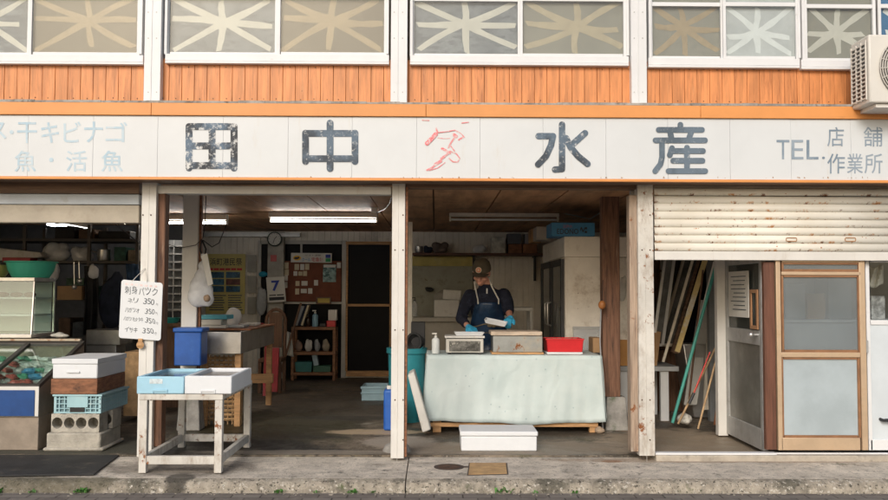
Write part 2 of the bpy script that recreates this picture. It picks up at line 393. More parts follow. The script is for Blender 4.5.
def glassm(name, tint, refl=.12, rough=.02, body=0.0, bodycol=(.5, .55, .58)):
    m = bpy.data.materials.new(name); m.use_nodes = True; nt = m.node_tree; nt.nodes.clear()
    out = node(nt, 'ShaderNodeOutputMaterial'); tr = node(nt, 'ShaderNodeBsdfTransparent'); tr.inputs[0].default_value = (*tint, 1)
    gl = node(nt, 'ShaderNodeBsdfGlossy'); gl.inputs['Roughness'].default_value = rough
    lw = node(nt, 'ShaderNodeLayerWeight'); lw.inputs[0].default_value = .5
    ad = math_(nt, 'ADD', math_(nt, 'MULTIPLY', math_(nt, 'POWER', lw.outputs['Facing'], 5.0), .6), refl * .6)
    mx = node(nt, 'ShaderNodeMixShader'); nt.links.new(ad, mx.inputs[0])
    last = tr.outputs[0]
    if body:
        df = node(nt, 'ShaderNodeBsdfDiffuse'); tc = node(nt, 'ShaderNodeTexCoord')
        n = noise(nt, tc.outputs['Object'], 3, 5, .6)
        nt.links.new(mixc(nt, rampf(nt, n, .3, .7), [x * .9 for x in bodycol], [x * 1.08 for x in bodycol]), df.inputs[0])
        m2 = node(nt, 'ShaderNodeMixShader'); m2.inputs[0].default_value = body
        nt.links.new(tr.outputs[0], m2.inputs[1]); nt.links.new(df.outputs[0], m2.inputs[2]); last = m2.outputs[0]
    nt.links.new(last, mx.inputs[1]); nt.links.new(gl.outputs[0], mx.inputs[2]); nt.links.new(mx.outputs[0], out.inputs[0])
    return m
glass = glassm('window glass', (.93, .95, .95), .07)
glass_case = glassm('case glass', (.86, .93, .90), .12)
glass_dusty = glassm('dusty pane', (.8, .84, .85), .07, .06, .30, (.36, .39, .40))
glass_frost = glassm('frosted pane', (.8, .86, .88), .05, .25, .88, (.43, .495, .52))
glass_door = glassm('grimy door pane', (.55, .58, .56), .08, .1, .25, (.16, .165, .15))

def worn(name, cols, lo, hi, scale=26, stretch=(1, 1, 1)):
    m, nt, p, vec = base(name)
    a = rampf(nt, noise(nt, vec, 4, 4), .40, .60); c = mixc(nt, a, cols[0], cols[1])
    k = rampf(nt, noise(nt, vec, scale, 8, .75, stretch), lo, hi)
    k2 = rampf(nt, noise(nt, vec, 90, 4, .6), .66, .72)
    c = mixc(nt, k, c, (.65, .65, .63)); c = mixc(nt, math_(nt, 'MULTIPLY', k2, .6), c, (.65, .65, .63))
    nt.links.new(c, p.inputs['Base Color']); p.inputs['Roughness'].default_value = .6
    return m
let_dark = worn('worn black blue lettering', [(.020, .024, .032), (.11, .165, .23)], .49, .62, 24)
let_mid = worn('worn slate blue lettering', [(.035, .048, .065), (.10, .145, .195)], .53, .68, 30)
let_slate = worn('faded slate lettering', [(.075, .105, .135), (.12, .165, .21)], .57, .74, 34)
let_small = worn('faded blue grey lettering', [(.17, .23, .29), (.28, .34, .40)], .62, .84, 34)
let_pale = worn('sun bleached pale blue lettering', [(.40, .54, .63), (.50, .61, .67)], .47, .78, 26)
let_red = worn('peeling red lettering', [(.75, .16, .18), (.68, .30, .30)], .44, .66, 38)

def spot(nt, src, cx, cy, rx, ry, soft=.35):
    # a blotch with a shape of its own at (cx, cy) of the object's own frame, ragged by noise
    sx = node(nt, 'ShaderNodeSeparateXYZ'); nt.links.new(src, sx.inputs[0])
    a = math_(nt, 'DIVIDE', math_(nt, 'SUBTRACT', sx.outputs[0], cx), rx); b = math_(nt, 'DIVIDE', math_(nt, 'SUBTRACT', sx.outputs[1], cy), ry)
    d = math_(nt, 'ADD', math_(nt, 'MULTIPLY', a, a), math_(nt, 'MULTIPLY', b, b))
    d = math_(nt, 'ADD', d, math_(nt, 'MULTIPLY', math_(nt, 'SUBTRACT', noise(nt, src, 4.5, 7, .7, None, .5), .5), 2.6))
    return rampf(nt, d, 1 + soft, 1 - soft)
def floor_mat():
    m, nt, p, vec = base('stained workshop concrete')
    tc = node(nt, 'ShaderNodeTexCoord'); sx = node(nt, 'ShaderNodeSeparateXYZ'); nt.links.new(vec, sx.inputs[0])
    n1 = noise(nt, vec, 1.1, 8, .7, None, .4); n2 = noise(nt, vec, 6, 7, .7); n3 = noise(nt, vec, 40, 4, .6)
    c = mixc(nt, rampf(nt, n2, .3, .7), (.10, .077, .052), (.20, .16, .115))
    c = mixc(nt, rampf(nt, n1, .44, .56), c, (.055, .045, .032))
    c = mixc(nt, rampf(nt, noise(nt, vec, 2.3, 8, .75, None, .6), .60, .68), c, (.40, .36, .31))
    c = mixc(nt, math_(nt, 'MULTIPLY', rampf(nt, noise(nt, vec, 1.7, 5), .58, .75), .7), c, (.07, .08, .03))
    c = mixc(nt, math_(nt, 'MULTIPLY', rampf(nt, noise(nt, vec, 9, 8, .8, None, .8), .60, .68), .6), c, (.42, .37, .29))
    c = mixc(nt, rampf(nt, noise(nt, vec, 5, 8, .75, (1, 2.2, 1), .6), .54, .62), c, (.045, .037, .026))
    c = mixc(nt, math_(nt, 'MULTIPLY', rampf(nt, noise(nt, vec, 55, 4, .7), .58, .66), .7), c, (.40, .34, .27))
    c = mixc(nt, math_(nt, 'MULTIPLY', rampf(nt, noise(nt, vec, 38, 5, .7), .58, .66), .7), c, (.035, .03, .022))
    nt.links.new(c, p.inputs['Base Color'])
    O = tc.outputs['Object']
    for cx, cy, rx, ry, col, k in ((-1.6, 1.6, .9, 1.2, (.045, .04, .018), .85), (-1.75, .55, .75, .35, (.022, .02, .016), .95), (-1.2, .33, .5, .12, (.022, .02, .017), .9), (-.6, 3.2, 1.3, 1.2, (.06, .05, .036), .7),
                                   (-.55, 1.3, .45, .16, (.50, .38, .25), .8), (-.3, .75, .32, .3, (.40, .35, .29), .7), (-1.1, 1.0, .35, .08, (.03, .026, .02), .8), (-.9, 2.2, .6, .15, (.03, .027, .02), .7), (.9, .6, .8, .2, (.11, .095, .075), .7), (-3.2, .6, 1.2, .5, (.05, .05, .035), .9), (2.2, .7, .7, .8, (.38, .30, .215), .65), (.8, .45, 1.3, .33, (.34, .275, .205), .55), (-1.0, .25, 1.0, .1, (.30, .26, .21), .6)):
        c = mixc(nt, math_(nt, 'MULTIPLY', spot(nt, O, cx, cy, rx, ry), k), c, col)
    nt.links.new(c, p.inputs['Base Color'])
    nt.links.new(rampf(nt, n1, .42, .62, .8, .42), p.inputs['Roughness'])
    b = node(nt, 'ShaderNodeBump'); b.inputs['Strength'].default_value = .7; b.inputs['Distance'].default_value = .01
    nt.links.new(n3, b.inputs['Height']); nt.links.new(b.outputs[0], p.inputs['Normal'])
    return m
def paver_mat():
    m, nt, p, vec = base('dark brown brick pavers')
    br = node(nt, 'ShaderNodeTexBrick'); tc = node(nt, 'ShaderNodeTexCoord'); nt.links.new(tc.outputs['Object'], br.inputs['Vector'])
    br.inputs['Color1'].default_value = (.14, .12, .105, 1); br.inputs['Color2'].default_value = (.20, .178, .158, 1)
    br.inputs['Mortar'].default_value = (.06, .05, .042, 1); br.inputs['Scale'].default_value = 1.0
    br.inputs['Brick Width'].default_value = .2; br.inputs['Row Height'].default_value = .1
    br.inputs['Mortar Size'].default_value = .006; br.inputs['Mortar Smooth'].default_value = .3
    c = mixc(nt, rampf(nt, noise(nt, vec, 9, 7, .7), .4, .75), br.outputs[0], (.21, .185, .16))
    c = mixc(nt, rampf(nt, noise(nt, vec, 2, 6, .7), .56, .72), c, (.075, .065, .05))
    nt.links.new(c, p.inputs['Base Color']); p.inputs['Roughness'].default_value = .85
    b = node(nt, 'ShaderNodeBump'); b.inputs['Strength'].default_value = .8; b.inputs['Distance'].default_value = .008
    h = math_(nt, 'SUBTRACT', math_(nt, 'MULTIPLY', noise(nt, vec, 60, 4), .4), br.outputs[1])
    nt.links.new(h, b.inputs['Height']); nt.links.new(b.outputs[0], p.inputs['Normal'])
    return m
def shutter_mat():
    m, nt, p, vec = base('rusting cream shutter')
    sx = node(nt, 'ShaderNodeSeparateXYZ'); tc = node(nt, 'ShaderNodeTexCoord'); nt.links.new(tc.outputs['Object'], sx.inputs[0])
    c = mixc(nt, rampf(nt, noise(nt, vec, 3, 5), .3, .7), (.69, .65, .56), (.76, .73, .65))
    fr = math_(nt, 'FRACT', math_(nt, 'DIVIDE', math_(nt, 'SUBTRACT', sx.outputs[2], SL0), SLH))
    low = rampf(nt, fr, .42, .12)
    k = math_(nt, 'MULTIPLY', rampf(nt, noise(nt, vec, 9, 7, .75, (1, 1, .3)), .54, .62), low)
    c = mixc(nt, k, c, (.50, .21, .05))
    k = math_(nt, 'MULTIPLY', rampf(nt, noise(nt, vec, 14, 7, .7, (1, 1, .5)), .57, .62), low)
    c = mixc(nt, k, c, (.17, .06, .015))
    edge = rampf(nt, sx.outputs[0], -1.09, -1.19)
    k = math_(nt, 'MULTIPLY', rampf(nt, noise(nt, vec, 12, 7, .7, (1, 1, .6)), .44, .56), edge)
    c = mixc(nt, k, c, (.18, .06, .015))
    k = rampf(nt, noise(nt, vec, 26, 3, .5), .69, .73); c = mixc(nt, k, c, (.40, .15, .04))
    nt.links.new(c, p.inputs['Base Color']); p.inputs['Roughness'].default_value = .5
    return m
def cloth_mat():
    m, nt, p, vec = base('pale mint vinyl tablecloth')
    vo = node(nt, 'ShaderNodeTexVoronoi'); vo.inputs['Scale'].default_value = 11; nt.links.new(vec, vo.inputs['Vector'])
    c = mixc(nt, rampf(nt, noise(nt, vec, 3, 5), .3, .7), (.50, .59, .58), (.58, .655, .64))
    c = mixc(nt, math_(nt, 'MULTIPLY', rampf(nt, noise(nt, vec, 2.2, 6, .7, (1, 1, .5)), .55, .85), .5), c, (.62, .66, .60))
    c = mixc(nt, math_(nt, 'MULTIPLY', rampf(nt, vo.outputs[0], .12, .06), .5), c, (.25, .36, .38))
    nt.links.new(c, p.inputs['Base Color']); p.inputs['Roughness'].default_value = .6
    b = node(nt, 'ShaderNodeBump'); b.inputs['Strength'].default_value = .22; b.inputs['Distance'].default_value = .02
    v2 = node(nt, 'ShaderNodeTexVoronoi'); v2.feature = 'DISTANCE_TO_EDGE'; v2.inputs['Scale'].default_value = 2.6
    mp = node(nt, 'ShaderNodeMapping'); mp.inputs['Scale'].default_value = (1, 1, .7); mp.inputs['Rotation'].default_value = (0, .5, 0)
    dn = node(nt, 'ShaderNodeTexNoise'); dn.inputs['Scale'].default_value = 3; nt.links.new(vec, dn.inputs['Vector'])
    av = node(nt, 'ShaderNodeVectorMath', operation='ADD'); nt.links.new(vec, av.inputs[0])
    sv = node(nt, 'ShaderNodeVectorMath', operation='SCALE'); nt.links.new(dn.outputs['Color'], sv.inputs[0]); sv.inputs['Scale'].default_value = .35
    nt.links.new(sv.outputs[0], av.inputs[1]); nt.links.new(av.outputs[0], mp.inputs[0]); nt.links.new(mp.outputs[0], v2.inputs['Vector'])
    hh = math_(nt, 'ADD', math_(nt, 'MULTIPLY', rampf(nt, v2.outputs['Distance'], 0, .10), .5), math_(nt, 'MULTIPLY', noise(nt, vec, 7, 5, .6, (1, 1, .5), .5), .7))
    nt.links.new(hh, b.inputs['Height']); nt.links.new(b.outputs[0], p.inputs['Normal'])
    return m

# ------------------------------------------------------------------ ground
struct(MB().box(-60, 60, -60, 40, -.6, -.13), 'ground', M('bare earth', (.2, .17, .13), .9))
struct(MB().box(-60, 60, -12, -.74, -.2, -.088), 'road', paver_mat(), loc=(0, 0, -.1))
pv = MB()
xj = X(407, -.4, 475)
PROF = ([(.12, 0.0), (-.3, -.001), (-.658, -.004), (-.659, -.12), (.12, -.12)], [(-.660, -.005), (-.70, -.009), (-.735, -.022), (-.755, -.05), (-.765, -.12), (-.660, -.12)])
def kerb_slab(mb, x0, x1, prof):
    n = max(2, int((x1 - x0) / .03))
    b = len(mb.v)
    for i in range(n + 1):
        x = x0 + (x1 - x0) * i / n
        for j, (y, z) in enumerate(prof):
            k = 1 if y < -.69 else 0
            mb.v.append(Vector((x, y + k * random.uniform(-.006, .006), z + k * random.uniform(-.004, .004))))
    m = len(prof)
    for i in range(n):
        for j in range(m): a = b + i * m + j; a2 = b + i * m + (j + 1) % m; mb.f.append((a, a2, a2 + m, a + m))
    mb.f.append(tuple(b + j for j in range(m))); mb.f.append(tuple(b + n * m + j for j in reversed(range(m))))
kerb_slab(pv, -9, xj - .004, PROF[0]); kerb_slab(pv, xj + .004, 9, PROF[0])
def stain_concrete(name, m0):
    m = m0.copy(); m.name = name; nt = m.node_tree; p = nt.nodes['Principled BSDF']; tc = [n for n in nt.nodes if n.type == 'TEX_COORD'][0]
    c = p.inputs['Base Color'].links[0].from_socket
    for cx, cy, rx, ry, col, k in ((-1.82, -.66, .10, .16, (.03, .027, .022), .8), (-1.9, -.3, .55, .3, (.12, .10, .08), .6), (-3.4, -.70, 1.3, .10, (.09, .08, .05), .7), (2.4, .0, 1.6, .1, (.30, .20, .12), .5), (1.4, -.05, .08, .05, (.30, .13, .05), .6)):
        c = mixc(nt, math_(nt, 'MULTIPLY', spot(nt, tc.outputs['Object'], cx, cy, rx, ry), k), c, col)
    nt.links.new(c, p.inputs['Base Color']); return m
struct(pv, 'pavement', stain_concrete('pavement concrete', concrete), loc=(0, 0, 0))
pv = MB(); kerb_slab(pv, -9, xj - .004, PROF[1]); kerb_slab(pv, xj + .004, 9, PROF[1])
struct(pv, 'kerb', stain_concrete('kerb aggregate', M('coarse aggregate', (.34, .30, .24), .95, 0, .3, 14, 1.0, 70, [((.12, .11, .085), 3, .46, .66), ((.55, .51, .44), 32, .56, .63), ((.06, .052, .04), 40, .56, .62), ((.10, .12, .05), 5, .58, .74)])), loc=(0, 0, 0))
FL = .015
struct(MB().box(-6.2, 5.0, .125, 6.7, -.1, FL), 'shop_floor', floor_mat(), loc=(0, 0, 0))

# ------------------------------------------------------------------ the building
bld = thing('shop_building', 'two storey fish shop with orange boarded upper wall and long white painted name sign', 'building', (0, .1, 0))
YS = -.26
# upper storey
ztop = 5.2; zc = Z(232, 6.5)
MB().box(-6.2, 5.0, .09, 6.7, zc + .04, zc + .14).build('upper_floor', dark_wood, bld)
MB().box(-6.2, 5.0, .09, .2, zc + .143, ztop).build('upper_wall', cur_tan, bld)
MB().box(-6.5, 5.3, -.5, 7.1, ztop, ztop + .15).build('roof', ledge_grey, bld)
wl = MB().box(-6.4, -6.203, .09, 6.7, -.1, ztop - .003).box(5.003, 5.2, .09, 6.7, -.1, ztop - .003)
wl.build('side_wall', plaster, bld)
bw = MB()
x = -6.2
while x < 5.0:
    bw.box(x, x + .088, 6.50, 6.60, 0, zc + .038); x += .09
bw.box(-6.2, 5.0, 6.56, 6.7, 0, zc + .03)
bw.build('back_wall', int_wall, bld, bevel=.004)
cb = MB(); x = -6.15
while x < 4.9:
    cb.box(x, x + .60, .14, 6.49, zc + random.uniform(0, .004), zc + .03); x += .614
cb.build('ceiling', ceil_wood, bld)
# orange boards under the upper windows
cl = MB(); xa = -5.6; st = 12.7 / 125
while xa < 5.4:
    d = random.uniform(0, .003); cl.box(xa, xa + st - .0028, -.0 - d, .06, Z(104, 0), Z(60, 0)); xa += st
wcl = cl.build('wood_cladding', orange_wood, bld, bevel=.002)
nh = MB(); xa = -5.6
while xa < 5.4:
    for zz_ in (Z(100, 0) + random.uniform(-.004, .004), Z(68, 0) + random.uniform(-.004, .004)):
        if random.random() < .75: nh.lathe([(.0045, -.001), (.004, .002), (0, .002)], (xa + st / 2 + random.uniform(-.01, .01), -.003, zz_), 7, 'Y')
    xa += st
o = nh.build('nail_head', manhole_rust, wcl); o['kind'] = 'stuff'
MB().box(-5.6, 5.4, .03, .088, Z(108, 0), Z(58, 0)).build('cladding_back', dark_wood, bld)
# windows of the upper storey
def tapes(mb, cu, cv, u0, u1, v0, v1, Y, wd=6.5):
    # strips of tape fanned from the middle of the pane out to its corners and edges
    ends = [(cu + random.uniform(-4, 4), v0), (cu + random.uniform(-4, 4), v1 - random.uniform(0, 5)),
            (u0 + random.uniform(0, 5), max(v0, cv - random.uniform(24, 32))), (u1 - random.uniform(0, 5), max(v0, cv - random.uniform(24, 32))),
            (u0 + random.uniform(0, 4), v1 - random.uniform(0, 7)), (u1 - random.uniform(0, 4), v1 - random.uniform(0, 7)),
            (u0 + random.uniform(0, 3), cv + random.uniform(-5, 6)), (u1 - random.uniform(0, 9), cv + random.uniform(-4, 6))]
    for i, (eu, ev) in enumerate(ends):
        a = W(cu + random.uniform(-1.5, 1.5), cv + random.uniform(-1.5, 1.5), Y); b = W(eu, ev, Y); d = (b - a).normalized(); n = Vector((-d.z, 0, d.x)) * wd / 2 / 125
        o = Vector((0, -.00015 * i, 0)); N = 5; L_ = []; R_ = []; bend = random.uniform(-.6, .6)
        for q in range(N + 1):
            t = q / N; p = a + (b - a) * t + n * bend * math.sin(math.pi * t) + o; k = random.uniform(.8, 1.15) * (1.1 - .25 * t)
            e = d * (random.uniform(-.025, .02) if q == N else 0)
            L_.append(p + n * k + e); R_.append(p - n * k + d * (random.uniform(-.02, .02) if q == N else 0))
        m_ = len(mb.v); mb.v += L_ + R_
        for q in range(N): mb.f.append((m_ + q, m_ + q + 1, m_ + N + 2 + q, m_ + N + 1 + q))
def sash(win, u0, u1, vb, cu, cv, cur, tp, rail=None, Yp=.004):
    vt = -75
    fr = MB(); t = 2.4
    fr.pbox(u0 - t, u0 + t * .3, vt, vb + 3, Yp - .014, Yp + .014).pbox(u1 - t * .3, u1 + t, vt, vb + 3, Yp - .014, Yp + .014)
    fr.pbox(u0 + t * .3, u1 - t * .3, vb, vb + 3.5, Yp - .013, Yp + .013)
    fr.pbox(u0 + t * .3, u1 - t * .3, rail - 2.0, rail + 2.0, Yp - .0125, Yp + .0125)
    f = fr.build('sash', white_alu, win, bevel=.002)
    MB().pbox(u0 + .5, u1 - .5, vt, vb + 1, Yp - .003, Yp + .001).build('pane', glass, f)
    tb = MB(); tapes(tb, cu, cv, u0 + 1, u1 - 1, max(rail + 3, -30), vb, Yp + .0252, random.uniform(5.6, 7.2))
    tb.build('tape_cross', tp, f, smooth=False)
    MB().pbox(u0 - 1, u1 + 1, vt, vb + 2, Yp + .026, Yp + .030).build('blind', cur, f)
def window(u0, u1, vb, panes, rail, label):
    win = MB().pbox(u0, u1, vb + 1.5, vb + 8.5, -.035, .06)
    win.pbox(u0, u1, vb + 8.5, vb + 11, -.05, .06)
    win.pbox(u0, u0 + 3, -75, vb + 1.5, -.03, .055); win.pbox(u1 - 3, u1, -75, vb + 1.5, -.03, .055)
    o = win.build('window', white_alu, bld, bevel=.003)
    for p in panes: sash(o, p[0], p[1], vb - .5, p[2], p[3], p[4], p[5], rail, p[6])
window(-135, 143, 52.5, [(-100, 29, -18, 21, cur_grey, tape_cream, .012), (32, 138.5, 89, 20, cur_tan, tape_tan, -.012)], -5, '')
window(165, 389, 52.5, [(169, 276, 222, 22, cur_grey, tape_cream, .012), (280, 385, 332, 21, cur_tan, tape_tan, -.012)], -4, '')
window(410, 629, 54, [(413.5, 518.5, 466, 24, cur_grey, tape_cream, .012), (522, 624, 576, 27, cur_beige, tape_beige, -.012)], -1, '')
window(648.5, 800, 56.5, [(651.5, 721, 683, 27, cur_beige, tape_tan, .012), (725, 796, 755, 32, cur_light, tape_white, -.012)], 4, '')
window(801.5, 975, 58.5, [(806, 873, 836, 33, cur_beige, tape_cream, -.012), (880, 970, 925, 35, cur_blue, tape_white, .012)], 6, '')
for a, b, c in ((-152, -136, 103), (145, 161.5, 103), (391, 407.5, 103), (631, 646.5, 104)):
    p = MB().pbox(a, b, -75, c, -.07, .085).pbox(a + 6.4, a + 7.6, -75, c, -.0735, -.068)
    o = p.build('pilaster', white_alu, bld, bevel=.003)
    bo = MB()
    for v in (12, 38, 92):
        for du in (3.2, 11.5): q = W(a + du, v, -.07); bo.lathe([(.005, 0), (.005, .003), (0, .004)], q, 8, 'Y')
    bo.build('bolt', alu_dull, o)
# canopy box with fascia and name board
zt, zb = Z(103.5, YS), Z(181, YS)
MB().box(-5.9, 5.6, YS + .02, .06, zb + .004, zt - .012).build('sign_box', brown_beam, bld)
lg = MB(); xx = -5.9
while xx < 5.6:
    d = random.uniform(.08, .35); lg.box(xx, xx + d - .001, YS - .015 + random.uniform(-.004, .004), .0, zt - .008, zt + .008 + random.uniform(-.003, .006)); xx += d
lg.build('ledge', ledge_grey, bld)
fb = MB(); seams = [-160, 152, 426, 700, 1040]
for a, b in zip(seams, seams[1:]): fb.box(X(a, YS, 110) + .001, X(b, YS, 110) - .001, YS - .02, YS + .019, Z(117, YS), zt - .009)
fb.build('fascia', orange_paint, bld, bevel=.003)
MB().box(-5.9, 5.6, YS - .014, YS + .019, zb, Z(178.3, YS)).build('sign_trim', orange_paint, bld, bevel=.003)
rs = MB()
for i in range(70):
    u = random.uniform(-20, 910); a_, h_ = random.uniform(.4, 2.2), random.uniform(.5, 2.2); t0 = 178.2 - random.uniform(0, .3)
    rs.add([W(u, t0, YS - .0022), W(u + a_, t0, YS - .0022), W(u + a_ * random.uniform(.5, .8), t0 - h_ * .6, YS - .0022), W(u + a_ * random.uniform(.2, .5), t0 - h_, YS - .0022), W(u + a_ * .1, t0 - h_ * .5, YS - .0022)], [(0, 1, 2, 3, 4)])
sb = MB(); seams = [-165, -101, -36, 28, 93, 157.5, 223, 288, 352, 416.5, 480, 543, 606, 668, 730, 791, 851, 911, 970, 1030]
for a, b in zip(seams, seams[1:]):
    sb.box(X(a, YS, 148) + .0006, X(b, YS, 148) - .0006, YS - random.uniform(0, .0015), YS + .019, Z(178.1, YS), Z(117.2, YS))
board = sb.build('sign_board', sign_white, bld, bevel=.001)
L = .003
ro = rs.build('rust_spot', M('sign rust', (.33, .19, .10), .8, 0, .4, 60), board, smooth=False); ro['kind'] = 'stuff'
k = MB()
for pts in ([(189, 126.5), (189, 168)], [(234, 126.5), (234, 168)], [(212, 126.5), (212, 165)], [(189, 126.5), (234, 126.5)], [(189, 145.8), (234, 145.8)], [(189, 165.5), (234, 165.5)]): k.stroke(pts, 7.0, YS, L)
k.build('lettering', let_dark, board, smooth=False)
k = MB()
for pts in ([(305.5, 133), (305.5, 161.5)], [(355, 133), (355, 161.5)], [(305.5, 133.3), (355, 133.3)], [(305.5, 158.6), (355, 158.6)], [(330, 123), (330, 168.5)]): k.stroke(pts, 6.8, YS, L)
k.build('lettering', let_mid, board, smooth=False)
k = MB()
for pts in ([(562, 124.5), (562, 168.5)], [(555, 169.5), (562, 169)], [(538.5, 136), (553, 136), (551, 145), (546, 156), (538, 164.5)], [(585, 133), (571.5, 145)], [(566, 138), (570.5, 147), (578, 156), (587.5, 163.8)]): k.stroke(pts, 6.4, YS, L)
k.build('lettering', let_mid, board, smooth=False)
k = MB()
for pts in ([(680.4, 124.6), (680.4, 128)], [(658.7, 129.7), (702, 129.7)], [(669.7, 129.7), (671.8, 139.7)], [(692, 129.7), (688.5, 139.7)], [(655.5, 140.2), (705, 140.2)],
            [(662, 141), (662, 157), (660.5, 164), (655.2, 171)], [(672, 148), (669.8, 155)], [(673, 150.8), (703, 150.8)], [(687, 147.5), (687, 171)], [(673.2, 160.6), (702.5, 160.6)], [(668.5, 171), (705.3, 171)]): k.stroke(pts, 5.7, YS, L)
k.build('lettering', let_slate, board, smooth=False)
k = MB(); q = lambda a, b: (415 + a / 8.33, 115 + b / 8.33)
for pts, wd in (([(100, 235), (130, 205), (172, 160)], 4.2), ([(175, 110), (188, 145)], 1.5), ([(190, 145), (260, 138), (330, 126)], .9), ([(190, 190), (240, 196), (290, 194)], .7), ([(325, 165), (342, 178)], 3.6),
                ([(335, 128), (380, 150), (412, 185)], 1.0), ([(400, 185), (365, 205)], 1.6), ([(325, 195), (300, 230), (278, 270)], 1.8), ([(225, 277), (255, 295), (290, 318)], 2.4), ([(290, 300), (345, 322), (372, 360), (355, 392), (315, 388), (285, 362)], 1.3),
                ([(100, 458), (140, 440), (170, 415)], 1.8), ([(170, 410), (215, 383)], 3.0), ([(220, 362), (245, 345)], 2.6), ([(250, 340), (280, 318)], 2), ([(120, 462), (190, 440), (250, 395)], .8), ([(62, 42), (115, 45)], 1.2), ([(390, 66), (445, 60)], .9), ([(300, 260), (330, 300)], 1.0)):
    MB().stroke([q(*p) for p in pts], wd, YS, L).build('lettering', let_red, board, smooth=False)
def letters(items, mat, wgt, parent=board, Y=YS - L):
    for t, u0, u1, v0, v1 in items: MB().glyph(t, rect(u0, u1, v0, v1, Y), wgt).build('lettering', mat, parent, smooth=False)
letters([('T', 776.5, 789.5, 139.8, 159.3), ('E', 791.5, 803.5, 139.8, 159.3), ('L', 806.5, 818.5, 139.8, 159.3)], let_small, .0)
letters([('.', 822, 825, 156.5, 159), ('店', 827.3, 844, 127, 146.5), ('舗', 863.5, 882.5, 127, 146.5), ('作', 827.3, 845, 153.5, 173.5), ('業', 847, 863, 153.5, 173.5), ('所', 864.5, 882.5, 153.5, 173.5)], let_small, .004)
letters([('ス', -12, 6.5, 122, 139), ('・', 9.6, 13.6, 130, 134), ('干', 17, 37, 122, 143), ('キ', 41, 59, 122, 143), ('ビ', 63.5, 81, 121.5, 142.5), ('ナ', 84, 103, 121.5, 142.5), ('ゴ', 105.5, 127.5, 122, 142),
         ('魚', 14.5, 36, 150.5, 171.5), ('・', 49, 53.5, 157.5, 162), ('活', 66, 87, 150.5, 171.5), ('魚', 101, 123, 150.5, 171.5), ('鮮', -22, -1.5, 150.5, 171.5)], let_pale, .008)
# ground floor posts and headers
for a, b, c in ((139.5, 154, 457), (391.5, 404.5, 458.5), (638.5, 654, 456)):
    p = MB().pbox(a, b, 176, c, -.05, .07); xm = (X(a, -.05) + X(b, -.05)) / 2
    p.box(xm - .004, xm - .001, -.053, -.048, 0, 2.2)
    o = p.build('front_post', white_rusty if a > 600 else white_paint, bld, bevel=.006)
    bo = MB()
    for v in (215, 250, 330, 400, 440):
        for du in (3.5, 11.5):
            if random.random() < .7: bo.lathe([(.006, 0), (.006, .004), (0, .006)], W(a + du, v, -.05), 8, 'Y')
    bo.build('bolt', manhole_rust, o)
MB().pbox(404.8, 407.2, 187, 457, -.03, .08).build('post_edge', rust_wood, bld)
MB().pbox(630, 638.2, 195, 452, -.01, .10).build('timber_jamb', M('pale weathered jamb', (.36, .27, .20), .7, 0, .3, 5, .4, 30, [((.15, .08, .05), 5, .5, .75, (6, 6, .5)), (RUST, 8, .62, .7), ((.5, .44, .37), 6, .56, .75, (6, 6, .5))], grain=(9, 9, .5)), bld, bevel=.006)
MB().pbox(631, 637, 190, 300, .12, .17).build('steel_jamb', alu_dull, bld, bevel=.004)
MB().pbox(154.5, 163.5, 190, 447, .0, .11).build('timber_jamb', post_wood, bld, bevel=.006)
MB().pbox(155, 391.3, 186, 194, -.01, .10).build('header', white_paint, bld, bevel=.004)
MB().pbox(405, 638, 182, 188.5, -.01, .10).build('header', brown_beam, bld, bevel=.004)
MB().pbox(-140, 139, 182, 193, -.01, .12).build('header', brown_beam, bld, bevel=.004)
MB().pbox(-140, 139, 193.5, 204, .02, .14).build('shutter_box', M('pale blue grey sheet', (.46, .50, .53), .5, 0, .1, 3, .05, 30, [((.3, .27, .22), 3, .55, .8)]), bld, bevel=.004)
MB().pbox(-140, 139, 204.5, 222.5, .03, .13).build('rolled_shutter', M('tan rolled shutter', (.42, .37, .29), .6, 0, .12, 3, .1, 30, [((.25, .2, .14), 4, .5, .8)]), bld, bevel=.006)
# inner posts
def iposts(u0, u1, v0, v1, Y, bu0, bu1, bv, mat, d=.13):
    p = MB().pbox(u0, u1, v0, bv, Y, Y + d)
    o = p.build('inner_post', mat, bld, bevel=.006)
    a, b = X(bu0, Y), X(bu1, Y); zt2 = Z(bv, Y, (u0 + u1) / 2)
    MB().hexa([(a, Y - .03, FL), (b, Y - .03, FL), (b, Y + d + .03, FL), (a, Y + d + .03, FL), (a + .02, Y - .012, zt2), (b - .02, Y - .012, zt2), (b - .02, Y + d + .012, zt2), (a + .02, Y + d + .012, zt2)]).build('footing', stain_grey, o, bevel=.01)
    return o
iposts(181.5, 197, 180, 431, 1.36, 178.5, 202, 399, white_paint)
MB().pbox(197.2, 200.5, 180, 398, 1.40, 1.45).build('post_edge', rust_wood, bld)
iposts(602.5, 620, 180, 430, 1.4, 604.5, 627.5, 397, post_wood)
# back wall fittings
fr = MB()
for a, b, c, d in ((257.5, 260.5, 240.5, 372), (341.5, 345.6, 240.5, 380), (260.5, 341.5, 240.5, 244), (300.3, 302.3, 244, 254), (283, 341.5, 301.8, 304), (281, 283, 244, 380)): fr.pbox(a, b, c, d, 6.44, 6.497)
iw = fr.build('glazed_partition', M('grey white frame paint', (.48, .46, .41), .5, 0, .1, 4, .05), bld)
MB().pbox(260.5, 341.5, 244, 378, 6.47, 6.498).build('dark_pane', dark_glass, iw)
dr = MB()
for a, b, c, d in ((345.8, 391.5, 241.5, 244.5), (345.8, 391.5, 304, 306.5), (345.8, 391.5, 371, 376.5), (345.8, 347.6, 244.5, 371), (389.5, 391.5, 244.5, 371)): dr.pbox(a, b, c, d, 6.42, 6.497)
dd = dr.build('rear_door', tan_wood, bld)
MB().pbox(347.6, 389.5, 244.5, 371, 6.46, 6.495).build('dark_pane', dark_glass, dd)
MB().pbox(267, 283, 232, 380, 6.30, 6.43).build('wall_pillar', plaster, bld)
